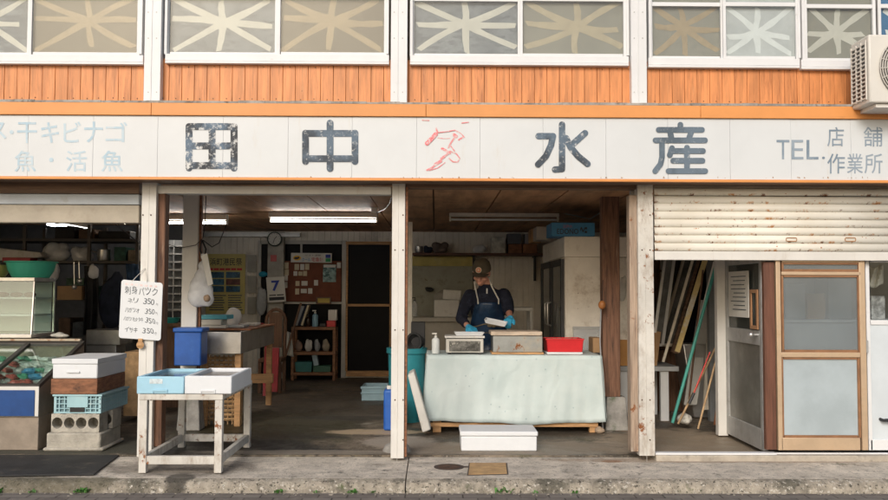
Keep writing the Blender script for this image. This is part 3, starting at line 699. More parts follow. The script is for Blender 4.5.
MB().pbox(160, 300, 232.5, 236.5, 6.25, 6.32).build('ceiling_batten', alu_dull, bld)
MB().box(-6.2, -3.45, 5.35, 5.45, 0, zc - .002).build('dark_partition', dark_wall, bld)
MB().pbox(406.5, 412, 222, 380, 2.6, 2.64).build('white_partition', int_wall, bld)
st_ = MB().pbox(411.5, 472.5, 265, 318, 6.44, 6.498).build('stained_board', stain_panel, bld)
MB().pbox(411.5, 472.5, 256.5, 266, 6.40, 6.498).build('stained_board', stain_yellow, bld)
MB().box(3.2, 5.0, 3.4, 3.5, 0, zc - .002).build('dark_partition', dark_wall, bld)

# right hand bay: shutter, sliding doors, hinged door
SLV = [188.5, 196, 203.8, 211.6, 219.6, 227.6, 235.6, 243.6, 251.5]
z0, z1 = Z(251.5, 0, 760), Z(188.5, 0, 760); SLH = (z1 - z0) / 8; SL0 = z0 - Z(262, 0, 760)
xs0, xs1 = X(654, -.02, 220), X(935, -.02, 220)
sh = MB(); prof = []
for i in range(8):
    for j in range(9):
        t = j / 8; prof.append((-.016 * math.sin(math.pi * min(1, t * 1.06)) ** .7 if 0 < t < .95 else .004, z0 + SLH * (i + t)))
n = len(prof)
for xx in (xs0, xs1): sh.v += [Vector((xx, -.02 + p[0], p[1])) for p in prof]
for i in range(n - 1): sh.f.append((i, n + i, n + i + 1, i + 1))
SLX = (xs0 + xs1) / 2
m_sh = shutter_mat()
zl = Z(262, 0, 760)
o = sh.build('roller_shutter', m_sh, bld, smooth=60, solid=.002)
# shutter texture works in the object's own frame: move its origin to the sheet
me = o.data; off = Vector((SLX, -.02, zl)) - Vector(bld.location)
for vtx in me.vertices: vtx.co -= off
o.location = off
bb = MB().box(xs0, xs1, -.04, .0, Z(260.5, 0, 760), z0 - .002)
b2 = bb.build('bottom_bar', white_paint, o, bevel=.004)
hm = MB()
for u in (791.5, 850.5):
    c = W(u, 239.5, -.042); ring = []
    for kx in range(17):
        a = 2 * math.pi * kx / 16; ring.append(c + Vector((.042 * max(-1, min(1, 1.3 * math.cos(a))), 0, .014 * max(-1, min(1, 1.3 * math.sin(a))))))
    hm.tube(ring, .003, 6, False)
hm.build('handle', M('rusted handle', (.42, .2, .07), .6), o)
MB().pbox(654, 935, 180.5, 188.3, -.005, .1).build('header', M('shutter hood', (.50, .42, .33), .6, 0, .15, 3, .1), bld)
sill = MB().box(X(655, 0, 455), 5.0, -.035, .122, -.02, .045)
sill.build('door_sill', M('worn mortar sill', (.43, .38, .31), .85, 0, .2, 5, .6, 40, [((.26, .16, .09), 5, .58, .7, (.5, 2, 2)), ((.2, .18, .15), 7, .55, .75)]), bld, bevel=.008)
MB().box(X(655, 0, 455), X(776, 0, 455), -.02, .05, .0455, .062).box(X(776, 0, 455), 4.9, .012, .04, .0455, .058).build('door_track', white_alu, bld, bevel=.003)
MB().pbox(764.8, 775.5, 262, 450, .0, .045).build('timber_jamb', M('red brown timber', (.135, .055, .032), .6, 0, .3, 5, .3, 40, grain=(9, 9, .5)), bld, bevel=.004)
# sliding door
sdoor = MB()
for a, b, c, d in ((777, 781.6, 240, 450.5), (860.5, 866.5, 240, 450.5), (781.6, 860.5, 271.8, 275.2), (781.6, 860.5, 352.5, 357.5), (781.6, 860.5, 438, 450.5), (781.6, 860.5, 240, 262.5)): sdoor.pbox(a, b, c, d, -.012, .03)
sdo = sdoor.build('sliding_door', gold_alu, bld, bevel=.004)
bd = MB()
for v0, v1 in ((262.5, 271.8), (275.2, 352.5), (357.5, 438)):
    for a, b, c, d in ((781.6, 783.8, v0, v1), (858, 860.5, v0, v1), (783.8, 858, v0, v0 + 2), (783.8, 858, v1 - 2.6, v1)): bd.pbox(a, b, c, d, -.004, .022)
bd.build('glazing_bead', bronze_edge, sdo)
MB().pbox(783.5, 858.5, 262, 272, .006, .012).build('pane', glass_dusty, sdo)
MB().pbox(783.5, 858.5, 276, 351, .006, .012).build('pane', glass_dusty, sdo)
MB().pbox(783.5, 858.5, 358.5, 436.5, .006, .012).build('pane', glass_frost, sdo)
s2 = MB()
for a, b, c, d in ((867, 870.8, 240, 450.5), (870.8, 960, 240, 262.5), (870.8, 960, 320.5, 325), (870.8, 960, 440, 450.5), (956, 960, 262.5, 440)): s2.pbox(a, b, c, d, .034, .068)
sd2 = s2.build('sliding_door', white_alu, bld, bevel=.003)
MB().pbox(870.8, 956, 262, 321, .048, .053).build('pane', glass, sd2)
MB().pbox(870.8, 956, 325, 440, .044, .056).build('lower_panel', M('pale blue white panel', (.58, .63, .66), .45, 0, .05, 3, .02), sd2)
hl = W(881, 419.5, .03); MB().tube([hl + Vector((.0, .02, 0)), hl + Vector((.004, -.03, -.004)), hl + Vector((.15, -.035, .004)), hl + Vector((.154, .02, 0))], .013, 8).tube([hl + Vector((.02, -.03, .0)), hl + Vector((.1, -.03, -.035))], .008, 6).build('handle', black_plastic, sd2)
MB().pbox(866.4, 868.5, 340.5, 353, -.0, .034).build('latch', alu_dull, sd2)
# jamb post left of the open door and its hinged leaf
MB().pbox(717.5, 727.5, 250, 436, 1.02, 1.10).build('door_jamb', white_paint, bld, bevel=.004)
XD = 2.705; Y0, Y1 = .13, 1.02
zb_, zt_ = .05, Z(255, .5, 745)
lf = MB()
for y0, y1, a, b in ((Y0, Y0 + .05, zb_, zt_), (Y1 - .06, Y1, zb_, zt_), (Y0 + .05, Y1 - .06, zb_, zb_ + .17), (Y0 + .05, Y1 - .06, .90, 1.02), (Y0 + .05, Y1 - .06, zt_ - .08, zt_)):
    lf.box(XD - .04, XD, y0, y1, a, b)
leaf = lf.build('hinged_door', alu_dull, bld, bevel=.004)
MB().box(XD - .024, XD - .016, Y0 + .05, Y1 - .06, zb_ + .17, .90).build('pane', M('grimy lower panel', (.17, .165, .145), .35, .3, .25, 3, .05, 40, [((.28, .27, .24), 3, .5, .8)]), leaf)
MB().box(XD - .024, XD - .016, Y0 + .05, Y1 - .06, 1.02, zt_ - .08).build('pane', glass_door, leaf)
MB().tube([(XD - .04, Y0 + .09, .985), (XD - .085, Y0 + .09, .985)], .009, 8).ball((XD - .095, Y0 + .09, .985), .026, .026, .026).build('knob', alu, leaf)
MB().box(XD - .048, XD - .041, Y1 - .62, Y1 - .12, 1.12, 1.52).build('paper_notice', paper, leaf)
pm = MB()
for i in range(9): pm.box(XD - .050, XD - .0485, Y1 - .57 + random.random() * .05, Y1 - .17 - random.random() * .1, 1.47 - i * .036, 1.478 - i * .036)
pm.build('print_line', ink_marker, leaf)
lf = MB()
for a, b, c, d in ((Y0 + .06, Y0 + .09, 1.03, 1.36), (Y0 + .20, Y0 + .23, 1.03, 1.36), (Y0 + .09, Y0 + .20, 1.33, 1.36), (Y0 + .09, Y0 + .20, 1.03, 1.06)): lf.box(XD - .052, XD - .041, a, b, c, d)
lf.build('push_plate', M('orange plate', (.36, .19, .095), .6), leaf)

# ------------------------------------------------------------------ outdoor unit on the ledge
ax0, ay0, ay1, az0, az1 = W(869, 60, -.55).x, -.55, -.27, 2.757, 3.275
ac = thing('air_conditioner', 'boxy cream outdoor air conditioning unit with round fan grille above the sign', 'air conditioner', (ax0 + .38, -.4, az0))
MB().box(ax0, ax0 + .76, ay0, ay1, az0, az1).build('casing', ac_white, ac, bevel=.012)
g = MB()
for i in range(13):
    z = az0 + .05 + i * .032
    for j in range(3): g.box(ax0 - .006, ax0 - .001, ay0 + .045 + j * .075, ay0 + .045 + j * .075 + .05, z, z + .018)
g.build('side_slot', black_plastic, ac)
g = MB()
for i in range(14): g.box(ax0 - .012, ax0 - .004, ay0 + .03, ay1 - .02, az0 + .037 + i * .032, az0 + .047 + i * .032)
for j in range(4): g.box(ax0 - .013, ax0 - .004, ay0 + .028 + j * .075, ay0 + .04 + j * .075, az0 + .03, az0 + .48)
g.build('side_grille', ac_white, ac)
fc = Vector((ax0 + .31, ay0 - .004, az0 + .265))
MB().lathe([(.235, 0), (.235, .003), (.0, .004)], fc, 40, 'Y').build('fan_recess', M('dark fan recess', (.16, .15, .14), .7), ac)
g = MB()
for r in [.02 + .018 * i for i in range(13)]:
    g.tube([fc + Vector((r * math.cos(a), -.014, r * math.sin(a))) for a in [2 * math.pi * t / 36 for t in range(37)]], .0042, 5, False)
for t in range(20):
    a = 2 * math.pi * t / 20; g.tube([fc + Vector((.02 * math.cos(a), -.016, .02 * math.sin(a))), fc + Vector((.24 * math.cos(a + .35), -.016, .24 * math.sin(a + .35)))], .004, 5)
g.build('fan_grille', ac_grille, ac)
MB().box(ax0 + .06, ax0 + .70, ay0 + .03, .0, az0 - .03, az0 - .002).box(ax0 + .08, ax0 + .12, -.2, .0, az0 - .24, az0 - .03).box(ax0 + .12, ax0 + .5, YS - .012, -.03, zt + .02, az0 - .031).build('wall_bracket', white_paint, ac)

# ------------------------------------------------------------------ lamps
def lamp(u0, u1, v, Y, lit, label, loc_off=0):
    a, b = W(u0, v, Y), W(u1, v, Y); m = (a + b) / 2
    t = thing('fluorescent_lamp', label, 'ceiling lamp', (m.x, Y, a.z), 'fluorescent tube lamps under the ceiling')
    MB().box(a.x - .02, b.x + .02, Y - .05, Y + .05, a.z + .035, zc - .003 if zc - a.z < .15 else a.z + .08).build('housing', lamp_case, t, bevel=.004)
    MB().box(a.x - .02, a.x, Y - .02, Y + .02, a.z - .02, a.z + .034).box(b.x, b.x + .02, Y - .02, Y + .02, a.z - .02, a.z + .034).build('socket', lamp_case, t)
    MB().tube([(a.x + .002, Y, a.z), (b.x - .002, Y, a.z)], .013, 10).build('tube', tube_lit if lit else tube_off, t)
    return t
lamp(271, 376, 220.5, 3.2, True, 'lit white tube lamp on the ceiling left of the middle post')
lamp(451, 557, 219.5, 3.2, False, 'unlit white tube lamp on the ceiling above the man')
lamp(125, 226, 222.5, 3.5, True, 'lit tube lamp passing behind the white inner post')
a, b = W(48, 224, 3.75), W(92, 231.5, 5.0)
b.x = a.x; b.z = a.z
t = thing('fluorescent_lamp', 'bright slanting tube lamp at far left above the green basin', 'ceiling lamp', (a.x, (a.y + b.y) / 2, a.z), 'fluorescent tube lamps under the ceiling')
MB().box(a.x - .05, a.x + .05, a.y, b.y, a.z + .035, zc - .003).build('housing', lamp_case, t)
MB().tube([a, b], .018, 10).build('tube', M('weak lit tube', (.9, .9, .9), .5, 0, 0, 5, 0, emit=((.85, .92, 1), 12)), t)

# ------------------------------------------------------------------ white price board on the left post
YB = -.075
c0 = [(121.5, 279.5), (163, 283), (160.8, 341), (118.6, 338)]
def bmap(a, b, Y=YB):
    u = (c0[0][0] * (1 - a) + c0[1][0] * a) * (1 - b) + (c0[3][0] * (1 - a) + c0[2][0] * a) * b
    v = (c0[0][1] * (1 - a) + c0[1][1] * a) * (1 - b) + (c0[3][1] * (1 - a) + c0[2][1] * a) * b
    return W(u, v, Y)
wb = thing('price_board', 'white board with handwritten prices hung on the left front post', 'sign', bmap(.5, 1))
ol = []
for cx, cy, a0 in ((.07, .05, 180), (.93, .05, 270), (.93, .95, 0), (.07, .95, 90)):
    for i in range(6):
        t_ = R(a0 + 18 * i); ol.append((cx + .07 * math.cos(t_), cy + .05 * math.sin(t_)))
n = len(ol); pl = MB()
pl.v += [bmap(a, b, YB) for a, b in ol] + [bmap(a, b, YB + .02) for a, b in ol]
pl.f += [tuple(range(n)), tuple(range(2 * n - 1, n - 1, -1))] + [(i, n + i, n + (i + 1) % n, (i + 1) % n) for i in range(n)]
pan = pl.build('panel', board_white, wb, bevel=.003)
tx = MB(); sub = lambda a0, a1, b0, b1: (lambda a, b: bmap(a0 + (a1 - a0) * a, b0 + (b1 - b0) * b, YB - .0015))
for s_, a0, a1, b0, b1 in (('刺身パック', .10, .90, .10, .235), ('ネリ', .17, .43, .30, .385), ('350', .55, .83, .29, .39), ('円', .85, .90, .36, .40),
                           ('ハガツオ', .12, .48, .465, .545), ('350', .60, .83, .46, .55), ('円', .85, .90, .52, .56),
                           ('ハガツオタタキ', .10, .57, .63, .70), ('350', .62, .85, .62, .71), ('円', .87, .92, .68, .72), ('イサキ', .13, .46, .80, .885), ('350', .56, .83, .80, .89), ('円', .85, .90, .86, .90)):
    n_ = len(s_); cw = (a1 - a0) / n_
    for i_, ch_ in enumerate(s_):
        ja, jb, sk = random.uniform(-.008, .008), random.uniform(-.008, .008), random.uniform(-.02, .03); a_, b_ = a0 + cw * i_ + ja, a0 + cw * (i_ + .86) + ja
        tx.glyph(ch_, (lambda a, b, a_=a_, b_=b_, jb=jb, sk=sk: bmap(a_ + (b_ - a_) * a + sk * (.5 - b), b0 + jb + (b1 - b0) * b + .01 * (a - .5), YB - .0015)), -.002)
tx.build('lettering', ink_marker, pan, smooth=False)
tx = MB()
for i in range(7): tx.glyph('-', sub(.10 + i * .115, .17 + i * .115, .055, .085), .01)
tx.build('marker_smear', pink_smear, pan, smooth=False)
hk = W(145, 268, -.06); MB().tube([bmap(.25, .02), hk, bmap(.62, .02)], .003, 6).build('cord', white_cloth, wb)
c = W(140.5, 345, YB); MB().lathe([(.018, 0), (.03, .008), (.0, .016)], c, 12, 'Y').box(c.x - .016, c.x + .016, c.y - .01, c.y + .02, c.z, c.z + .05).build('peg', tan_wood, wb)

# ------------------------------------------------------------------ steel table with two foam boxes
YT = -.53
xl, xr = X(139, YT, 430), X(222, YT, 430); zT = Z(394, YT, 180); yr = .5
tb = thing('display_table', 'low rusty white steel frame table by the left front post', 'table', ((xl + xr) / 2, 0, 0))
s4 = .055
for x_, y_ in ((xl, YT), (xr - s4, YT), (xl, yr - s4), (xr - s4, yr - s4)): MB().box(x_, x_ + s4, y_, y_ + s4, .003 if y_ < .1 else FL, zT - .045).build('leg', white_rusty, tb, bevel=.004)
MB().box(xl - .003, xr + .003, YT - .003, yr + .003, zT - .045, zT - .002).build('top', white_rusty, tb, bevel=.004)
for q in ((xl + s4, xr - s4, YT + .005, YT + .045), (xl + s4, xr - s4, yr - .045, yr - .005), (xl + .008, xl + .045, YT + s4, yr - s4), (xr - .045, xr - .008, YT + s4, yr - s4)):
    MB().box(*q, .065, .125).build('rail', white_rusty, tb, bevel=.003)
def foam_box(name, label, x0, x1, y0, y1, z0, z1, mat, inside, wall=.03, group=None, handle=True, fill=.06):
    t = thing(name, label, 'box', ((x0 + x1) / 2, (y0 + y1) / 2, z0), group)
    m = MB()
    for q in ((x0, x1, y0, y0 + wall), (x0, x1, y1 - wall, y1), (x0, x0 + wall, y0 + wall, y1 - wall), (x1 - wall, x1, y0 + wall, y1 - wall)): m.box(*q, z0 + .0, z1)
    m.box(x0 + wall, x1 - wall, y0 + wall, y1 - wall, z0, z0 + .02)
    body = m.build('body', mat, t, bevel=.008)
    MB().box(x0 + wall + .001, x1 - wall - .001, y0 + wall + .001, y1 - wall - .001, z0 + .021, z1 - fill).build('lining', inside, t)
    if handle:
        xm = (x0 + x1) / 2; hw = (x1 - x0) * .16
        MB().box(xm - hw, xm + hw, y0 - .008, y0 - .0005, z0 + .018, z0 + .034).box(xm - hw, xm - hw + .008, y0 - .008, y0 - .0005, z0 + .004, z0 + .018).box(xm + hw - .008, xm + hw, y0 - .008, y0 - .0005, z0 + .004, z0 + .018).build('grip', mat, t, bevel=.002)
    return t
zbx = Z(376.5, YT, 180)
bx = foam_box('foam_box', 'pale blue foam box standing open on the low steel table', X(137, YT, 385), X(184.3, YT, 385), YT - .01, .14, zT, zbx, styro_blue, M('murky blue grey water', (.12, .17, .21), .15, 0, .4, 5, .1, 12), .03, fill=.022)
foam_box('foam_box', 'white foam box standing open on the low steel table', X(185, YT, 385), X(232, YT, 385), YT - .012, .15, zT, zbx + .005, styro, M('murky brown grey slush', (.27, .24, .21), .3, 0, .35, 7, .3, 30), .03, fill=.028)
MB().box(X(150, YT, 385), X(163, YT, 385), YT - .0125, YT - .0105, zT + .075, zT + .11).build('faded_label', M('faded label', (.55, .62, .64), .7, 0, .2, 30), bx)
# lone foam box on the floor
y0 = .30; b0 = thing('foam_box', 'white lidded foam box on the ground in front of the covered table', 'box', (X(499, y0, 440), .5, FL))
MB().box(X(461, y0, 440), X(537, y0, 440), y0, .66, FL, Z(436.5, y0, 500)).build('body', styro, b0, bevel=.01)
MB().box(X(460, y0, 440), X(538, y0, 440), y0 - .008, .668, Z(436.4, y0, 500), Z(431.5, y0, 500)).build('lid', styro, b0, bevel=.01)

# ------------------------------------------------------------------ stack on the left
YK = .3; kx0, kx1 = X(51, YK, 430), X(99, YK, 430)
def cinder(label, z0, z1, x0, x1, y0, y1):
    m = MB(); wd = x1 - x0; nh = 4; zc_ = (z0 + z1) / 2; r = (z1 - z0) * .30
    cell = wd / nh; N = 16
    for face_y in (y0, y1):
        for i in range(nh):
            cx = x0 + cell * (i + .5); ring = []; outer = []
            for kx in range(N):
                a = 2 * math.pi * (kx + .5) / N; ca, sa = math.cos(a), math.sin(a)
                s_ = min(cell / 2 / max(abs(ca), 1e-6), (z1 - z0) / 2 / max(abs(sa), 1e-6))
                ring.append((cx + r * .95 * ca, face_y, zc_ + r * sa)); outer.append((cx + s_ * ca, face_y, zc_ + s_ * sa))
            m.add(ring + outer, [(kx, (kx + 1) % N, N + (kx + 1) % N, N + kx) for kx in range(N)])
    for i in range(nh):
        cx = x0 + cell * (i + .5)
        m.tube([(cx, y0, zc_), (cx, y0 + .13, zc_)], r * .97, N, False); m.lathe([(r * .97, 0), (0, .001)], (cx, y0 + .13, zc_), N, 'Y')
    m.add([(x0, y0, z0), (x1, y0, z0), (x1, y1, z0), (x0, y1, z0), (x0, y0, z1), (x1, y0, z1), (x1, y1, z1), (x0, y1, z1)], [(3, 2, 1, 0), (4, 5, 6, 7), (1, 2, 6, 5), (3, 0, 4, 7)])
    return solo(m, 'cinder_block', label, 'block', cement_block)
zk = [FL, .163, .318]
cinder('grey cinder block with round holes directly under the light blue crate', zk[1] + .002, zk[2], kx0, kx1, YK, YK + .19)
cinder('second holed cinder block behind the front one under the crate', zk[1] + .002, zk[2], kx0 + .02, kx1 + .03, YK + .22, YK + .42)
solo(MB().box(kx0 - .03, kx1 + .02, YK - .02, YK + .45, zk[0], zk[1]).box(kx0 - .05, kx1 + .05, YK - .04, YK + .47, FL + .001, FL + .03), 'cinder_block', 'mossy solid concrete block at the bottom of the left stack', 'block', cement_block, bevel=.02)
def lattice_crate(name, label, x0, x1, y0, y1, z0, z1, mat, nx=9, nz=4):
    t = thing(name, label, 'crate', ((x0 + x1) / 2, (y0 + y1) / 2, z0))
    m = MB(); r = .014; f = .02
    m.box(x0 - .01, x1 + .01, y0 - .01, y1 + .01, z1 - r, z1); m.box(x0, x1, y0, y1, z0, z0 + r)
    for a, b in ((x0, y0), (x1 - f, y0), (x0, y1 - f), (x1 - f, y1 - f)): m.box(a, a + f, b, b + f, z0 + r, z1 - r)
    for i in range(1, nx): xx = x0 + (x1 - x0) * i / nx; m.box(xx - .004, xx + .004, y0 + .002, y0 + .012, z0 + r, z1 - r)
    for i in range(1, nx * 2): yy = y0 + (y1 - y0) * i / nx / 2; m.box(x1 - .012, x1 - .002, yy - .004, yy + .004, z0 + r, z1 - r)
    for j in range(1, nz): zz = z0 + (z1 - z0) * j / nz; m.box(x0, x1, y0 + .003, y0 + .011, zz - .004, zz + .004); m.box(x1 - .011, x1 - .003, y0, y1, zz - .004, zz + .004)
    xm = (x0 + x1) / 2; m.box(xm - .085, xm + .085, y0 - .004, y0 + .012, z0 + .05, z1 - r)
    m.build('frame', mat, t)
    MB().box(x0 + .02, x1 - .02, y0 + .02, y1 - .02, z0 + .015, z1 - .02).build('contents', M('crate lining', (.16, .25, .27), .6), t)
    MB().box(xm - .06, xm + .06, y0 - .007, y0 - .003, z0 + .012, z0 + .048).build('slot', black_plastic, t)
    return t
lattice_crate('plastic_crate', 'light blue perforated plastic crate on cinder blocks in the left stack', X(54, YK, 404), X(101, YK, 404) + .0, YK, .93, zk[2] + .002, Z(394.5, YK, 75), crate_blue)
z_a = Z(394.3, YK, 75)
m = MB().box(X(51, YK, 385), X(97.5, YK, 385), YK - .005, .95, z_a, Z(379, YK, 75))
solo(m, 'wooden_fish_box', 'wet brown wooden box between white foam box and blue crate', 'box', rust_wood, bevel=.006)
z_a = Z(378.8, YK, 75)
b0 = thing('foam_box', 'white foam box with closed lid on top of the left stack', 'box', (X(75, YK, 370), .6, z_a))
MB().box(X(52.5, YK, 370), X(97.5, YK, 370), YK, .96, z_a, Z(364, YK, 75)).build('body', styro, b0, bevel=.01)
MB().box(X(52, YK, 370), X(98, YK, 370), YK - .008, .97, Z(363.9, YK, 75), Z(358.8, YK, 75)).box(X(67, YK, 370), X(80, YK, 370), YK - .014, YK - .008, Z(373, YK, 75), Z(371, YK, 75)).build('lid', styro, b0, bevel=.008)

# ------------------------------------------------------------------ slanted freezer case with fish packs
fx1 = X(38.5, YK, 400); fx0 = fx1 - 1.5; fy1 = 1.22; zf = Z(385, YK, 20); zr = Z(341, fy1, 80)
fz = thing('freezer_case', 'low display freezer with slanted glass top and dark blue front panel', 'freezer', ((fx0 + fx1) / 2, .7, FL))
cs = MB().box(fx0, fx1, YK + .012, fy1, FL + .0, zf - .26)
sm = lambda x: [(x, YK, zf - .26), (x, fy1, zf - .26), (x, fy1, zr - .03), (x, YK, zf - .03)]
cs.hexa([sm(fx1 - .03)[i] for i in range(4)] + [sm(fx1)[i] for i in range(4)])
cs.box(fx0, fx1 - .031, YK, YK + .03, zf - .258, zf - .03).box(fx0, fx1 - .031, fy1 - .03, fy1, zf - .258, zr - .03)
cs.build('cabinet', M('stained grey brown steel', (.30, .25, .20), .5, .3, .2, 4, .1, 40, [((.14, .10, .07), 4, .5, .75), (RUST, 7, .66, .72)]), fz, bevel=.006)
MB().box(fx0, fx1 + .006, YK - .012, YK - .001, zf - .258, zf - .012).build('front_frame', white_paint, fz, bevel=.003)
MB().box(fx0, X(35.5, YK, 400), YK - .02, YK - .0125, Z(416, YK, 20), Z(390, YK, 20)).build('front_panel', blue_panel, fz, bevel=.002)
sl = (zr - zf) / (fy1 - YK)
tp = MB()
def sbar(x0, x1, y0, y1, dz=0, th=.03):
    f = lambda y: zf + sl * (y - YK) + dz
    tp.hexa([(x0, y0, f(y0) - th), (x1, y0, f(y0) - th), (x1, y1, f(y1) - th), (x0, y1, f(y1) - th), (x0, y0, f(y0)), (x1, y0, f(y0)), (x1, y1, f(y1)), (x0, y1, f(y1))])
sbar(fx1 - .03, fx1 + .004, YK, fy1); sbar(fx0, fx1 - .031, YK, YK + .03); sbar(fx0, fx1 - .031, fy1 - .05, fy1); sbar(fx1 - .52, fx1 - .48, YK + .031, fy1 - .051)
tp.build('lid_frame', M('dark lid frame', (.06, .055, .05), .5, .2, .2), fz)
MB().slab([(fx0, YK + .03, zf + sl * .03 - .02), (fx1 - .03, YK + .03, zf + sl * .03 - .02), (fx1 - .03, fy1 - .05, zr - .05 * sl - .02), (fx0, fy1 - .05, zr - .05 * sl - .02)], (0, 0, .006)).build('glass_top', glass_case, fz)
MB().box(fx0 + .0, fx1 - .032, fy1 - .02, fy1 + .02, zr + .0005, zr + .02).build('rear_ledge', M('rusty cream ledge', (.45, .38, .28), .6, 0, .2, 6, .2, 40, [(RUST, 6, .52, .64)]), fz)
zi = zf - .10
MB().slab([(fx0 + .01, YK + .032, zi), (fx1 - .032, YK + .032, zi), (fx1 - .032, fy1 - .052, zi + .26), (fx0 + .01, fy1 - .052, zi + .26)], (0, 0, -.02)).build('inner_tray', mint_inside, fz)
packs = []
for i, pm in enumerate(pack_mats):
    m = MB().hexa([(-.045, -.035, 0), (.045, -.035, 0), (.045, .035, 0), (-.045, .035, 0), (-.055, -.045, .022), (.055, -.045, .022), (.055, .045, .022), (-.055, .045, .022)])
    m.ball((0, 0, .02), .04, .03, .018, 10, 6); packs.append(m)
labs = ['white', 'blue', 'red', 'green', 'grey']; first = {}
for r_ in range(6):
    for c_ in range(8):
        i = random.choice((0, 0, 1, 2, 3, 4, 4)); yy = YK + .12 + r_ * .13 + random.uniform(-.02, .02); xx = fx1 - .10 - c_ * .10 + random.uniform(-.02, .02)
        zz = zi + .26 * (yy - YK - .032) / (fy1 - YK - .084) + .012
        if i not in first:
            o = solo(packs[i], 'fish_pack', 'small wrapped fish pack with %s contents under the freezer glass' % labs[i], 'fish pack', pack_mats[i], labs[i] + ' fish packs in the freezer', loc=(0, 0, 0))
            first[i] = o; o.location = (xx, yy, zz)
        else: o = dup(first[i], (xx, yy, zz))
        o.rotation_euler = (.28, random.uniform(-.1, .1), random.uniform(0, 3))
# counter and upper glass case
ux1 = X(38, 1.3, 300); ux0 = ux1 - 1.2; uy0, uy1 = 1.26, 1.68; uz0, uz1 = Z(337.5, uy0, 20), Z(277.5, uy0, 20)
solo(MB().box(ux0, ux1 + .02, uy0, 1.7, FL, uz0 - .003), 'counter', 'dark steel counter carrying the upright glass showcase', 'counter', M('dark counter steel', (.10, .095, .09), .5, .4), bevel=.005)
sc = thing('glass_showcase', 'upright glass showcase with white shelves under the green basin', 'showcase', ((ux0 + ux1) / 2, 1.45, uz0))
fm = MB().box(ux0, ux1, uy0 - .04, uy1, uz1 - .035, uz1).box(ux0, ux1, uy0 - .08, uy1, uz0, uz0 + .035)
for yy in (uy1 - .02,): fm.box(ux1 - .02, ux1, yy, yy + .02, uz0 + .035, uz1 - .035)
fm.bar((ux1 - .01, uy0 - .06, uz0 + .03), (ux1 - .01, uy0 - .02, uz1 - .03), .016, .016)
fm.build('frame', alu, sc, bevel=.003)
MB().slab([(ux0, uy0 - .065, uz0 + .036), (ux1 - .02, uy0 - .065, uz0 + .036), (ux1 - .02, uy0 - .025, uz1 - .036), (ux0, uy0 - .025, uz1 - .036)], (0, .005, 0)).box(ux1 - .006, ux1 - .001, uy0 - .0, uy1 - .02, uz0 + .036, uz1 - .036).build('glass_pane', glass_case, sc)
MB().box(ux0, ux1 - .03, uy0 + .03, uy1 - .03, uz0 + .20, uz0 + .215).box(ux0, ux1 - .03, uy0 + .06, uy1 - .03, uz0 + .36, uz0 + .375).box(ux0, ux1 - .03, uy1 - .02, uy1 - .012, uz0 + .04, uz1 - .04).build('shelf', cabinet_white, sc)
ct = MB()
for i in range(6): ct.ball((ux1 - .15 - i * .13, uy0 + .2, uz0 + .40), .06, .05, .025)
ct.build('fish_tray', fish_print, sc)
def basin(label, c, r, h, mat):
    m = MB().lathe([(r * .72, 0), (r * .9, h * .45), (r * .97, h * .9), (r * 1.06, h * .96), (r * 1.06, h), (r * .95, h), (r * .86, h * .45), (r * .68, .012), (0, .012)], c, 36)
    return solo(m, 'wash_basin', label, 'basin', mat)
cb_ = W(30.5, 277, 1.45); basin('mint green plastic basin on the glass showcase', (cb_.x, 1.46, uz1 + .001), .228, .155, green_plastic)
cb_ = W(-12, 277, 1.45); basin('yellow plastic basin at the far left edge on the showcase', (cb_.x, 1.47, uz1 + .001), .19, .12, yellow_plastic)
c = W(55, 336, 1.3)
solo(blob(MB().ball((c.x, 1.40, uz0 + .015), .05, .05, .03).ball((c.x - .05, 1.42, uz0 + .012), .05, .04, .02).ball((c.x + .05, 1.38, uz0 + .01), .05, .04, .018), .012, 3), 'cleaning_rag', 'crumpled beige rag beside the glass showcase', 'rag', white_cloth)
# black mat
q = [G(-60, 479, .002), G(94, 475.5, .002), G(121, 455, .002), G(-60, 457, .002)]
solo(MB().slab([(p.x, max(p.y, -.68), .0015) for p in q], (0, 0, .012)), 'rubber_mat', 'black rubber mat on the pavement before the freezer', 'mat', black_rubber, bevel=.004)

# ------------------------------------------------------------------ dim goods behind the left bay
rk = thing('storage_rack', 'dark steel storage rack in the gloom behind the left bay', 'shelf', (-4.3, 3.4, FL))
rx0, rx1 = -5.6, X(137, 3.2, 300)
m = MB()
for z in (.5, Z(300, 3.2), Z(262, 3.2), Z(240, 3.2)): m.box(rx0, rx1, 3.2, 3.75, z - .03, z)
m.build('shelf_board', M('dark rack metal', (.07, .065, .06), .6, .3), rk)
m = MB()
for x_ in (X(20, 3.2), X(85, 3.2), rx1 - .03):
    for y_ in (3.2, 3.71): m.box(x_, x_ + .035, y_ - .003, y_ + .037, FL, 2.1)
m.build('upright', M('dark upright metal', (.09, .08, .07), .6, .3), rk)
zs = Z(262, 3.2)
solo(MB().slab([W(-20, 262, 3.15), W(42, 257, 3.15), W(40, 252.5, 3.15), W(-20, 246, 3.15)], (0, .3, 0)), 'foam_board', 'stacked white foam lid lying in the dim rack behind the basin', 'lid', styro_old, bevel=.006)
solo(MB().pbox(2, 30, 257.5, 262, 3.1, 3.3), 'tray', 'dark red tray below the foam lid in the left rack', 'tray', red_board, bevel=.004)
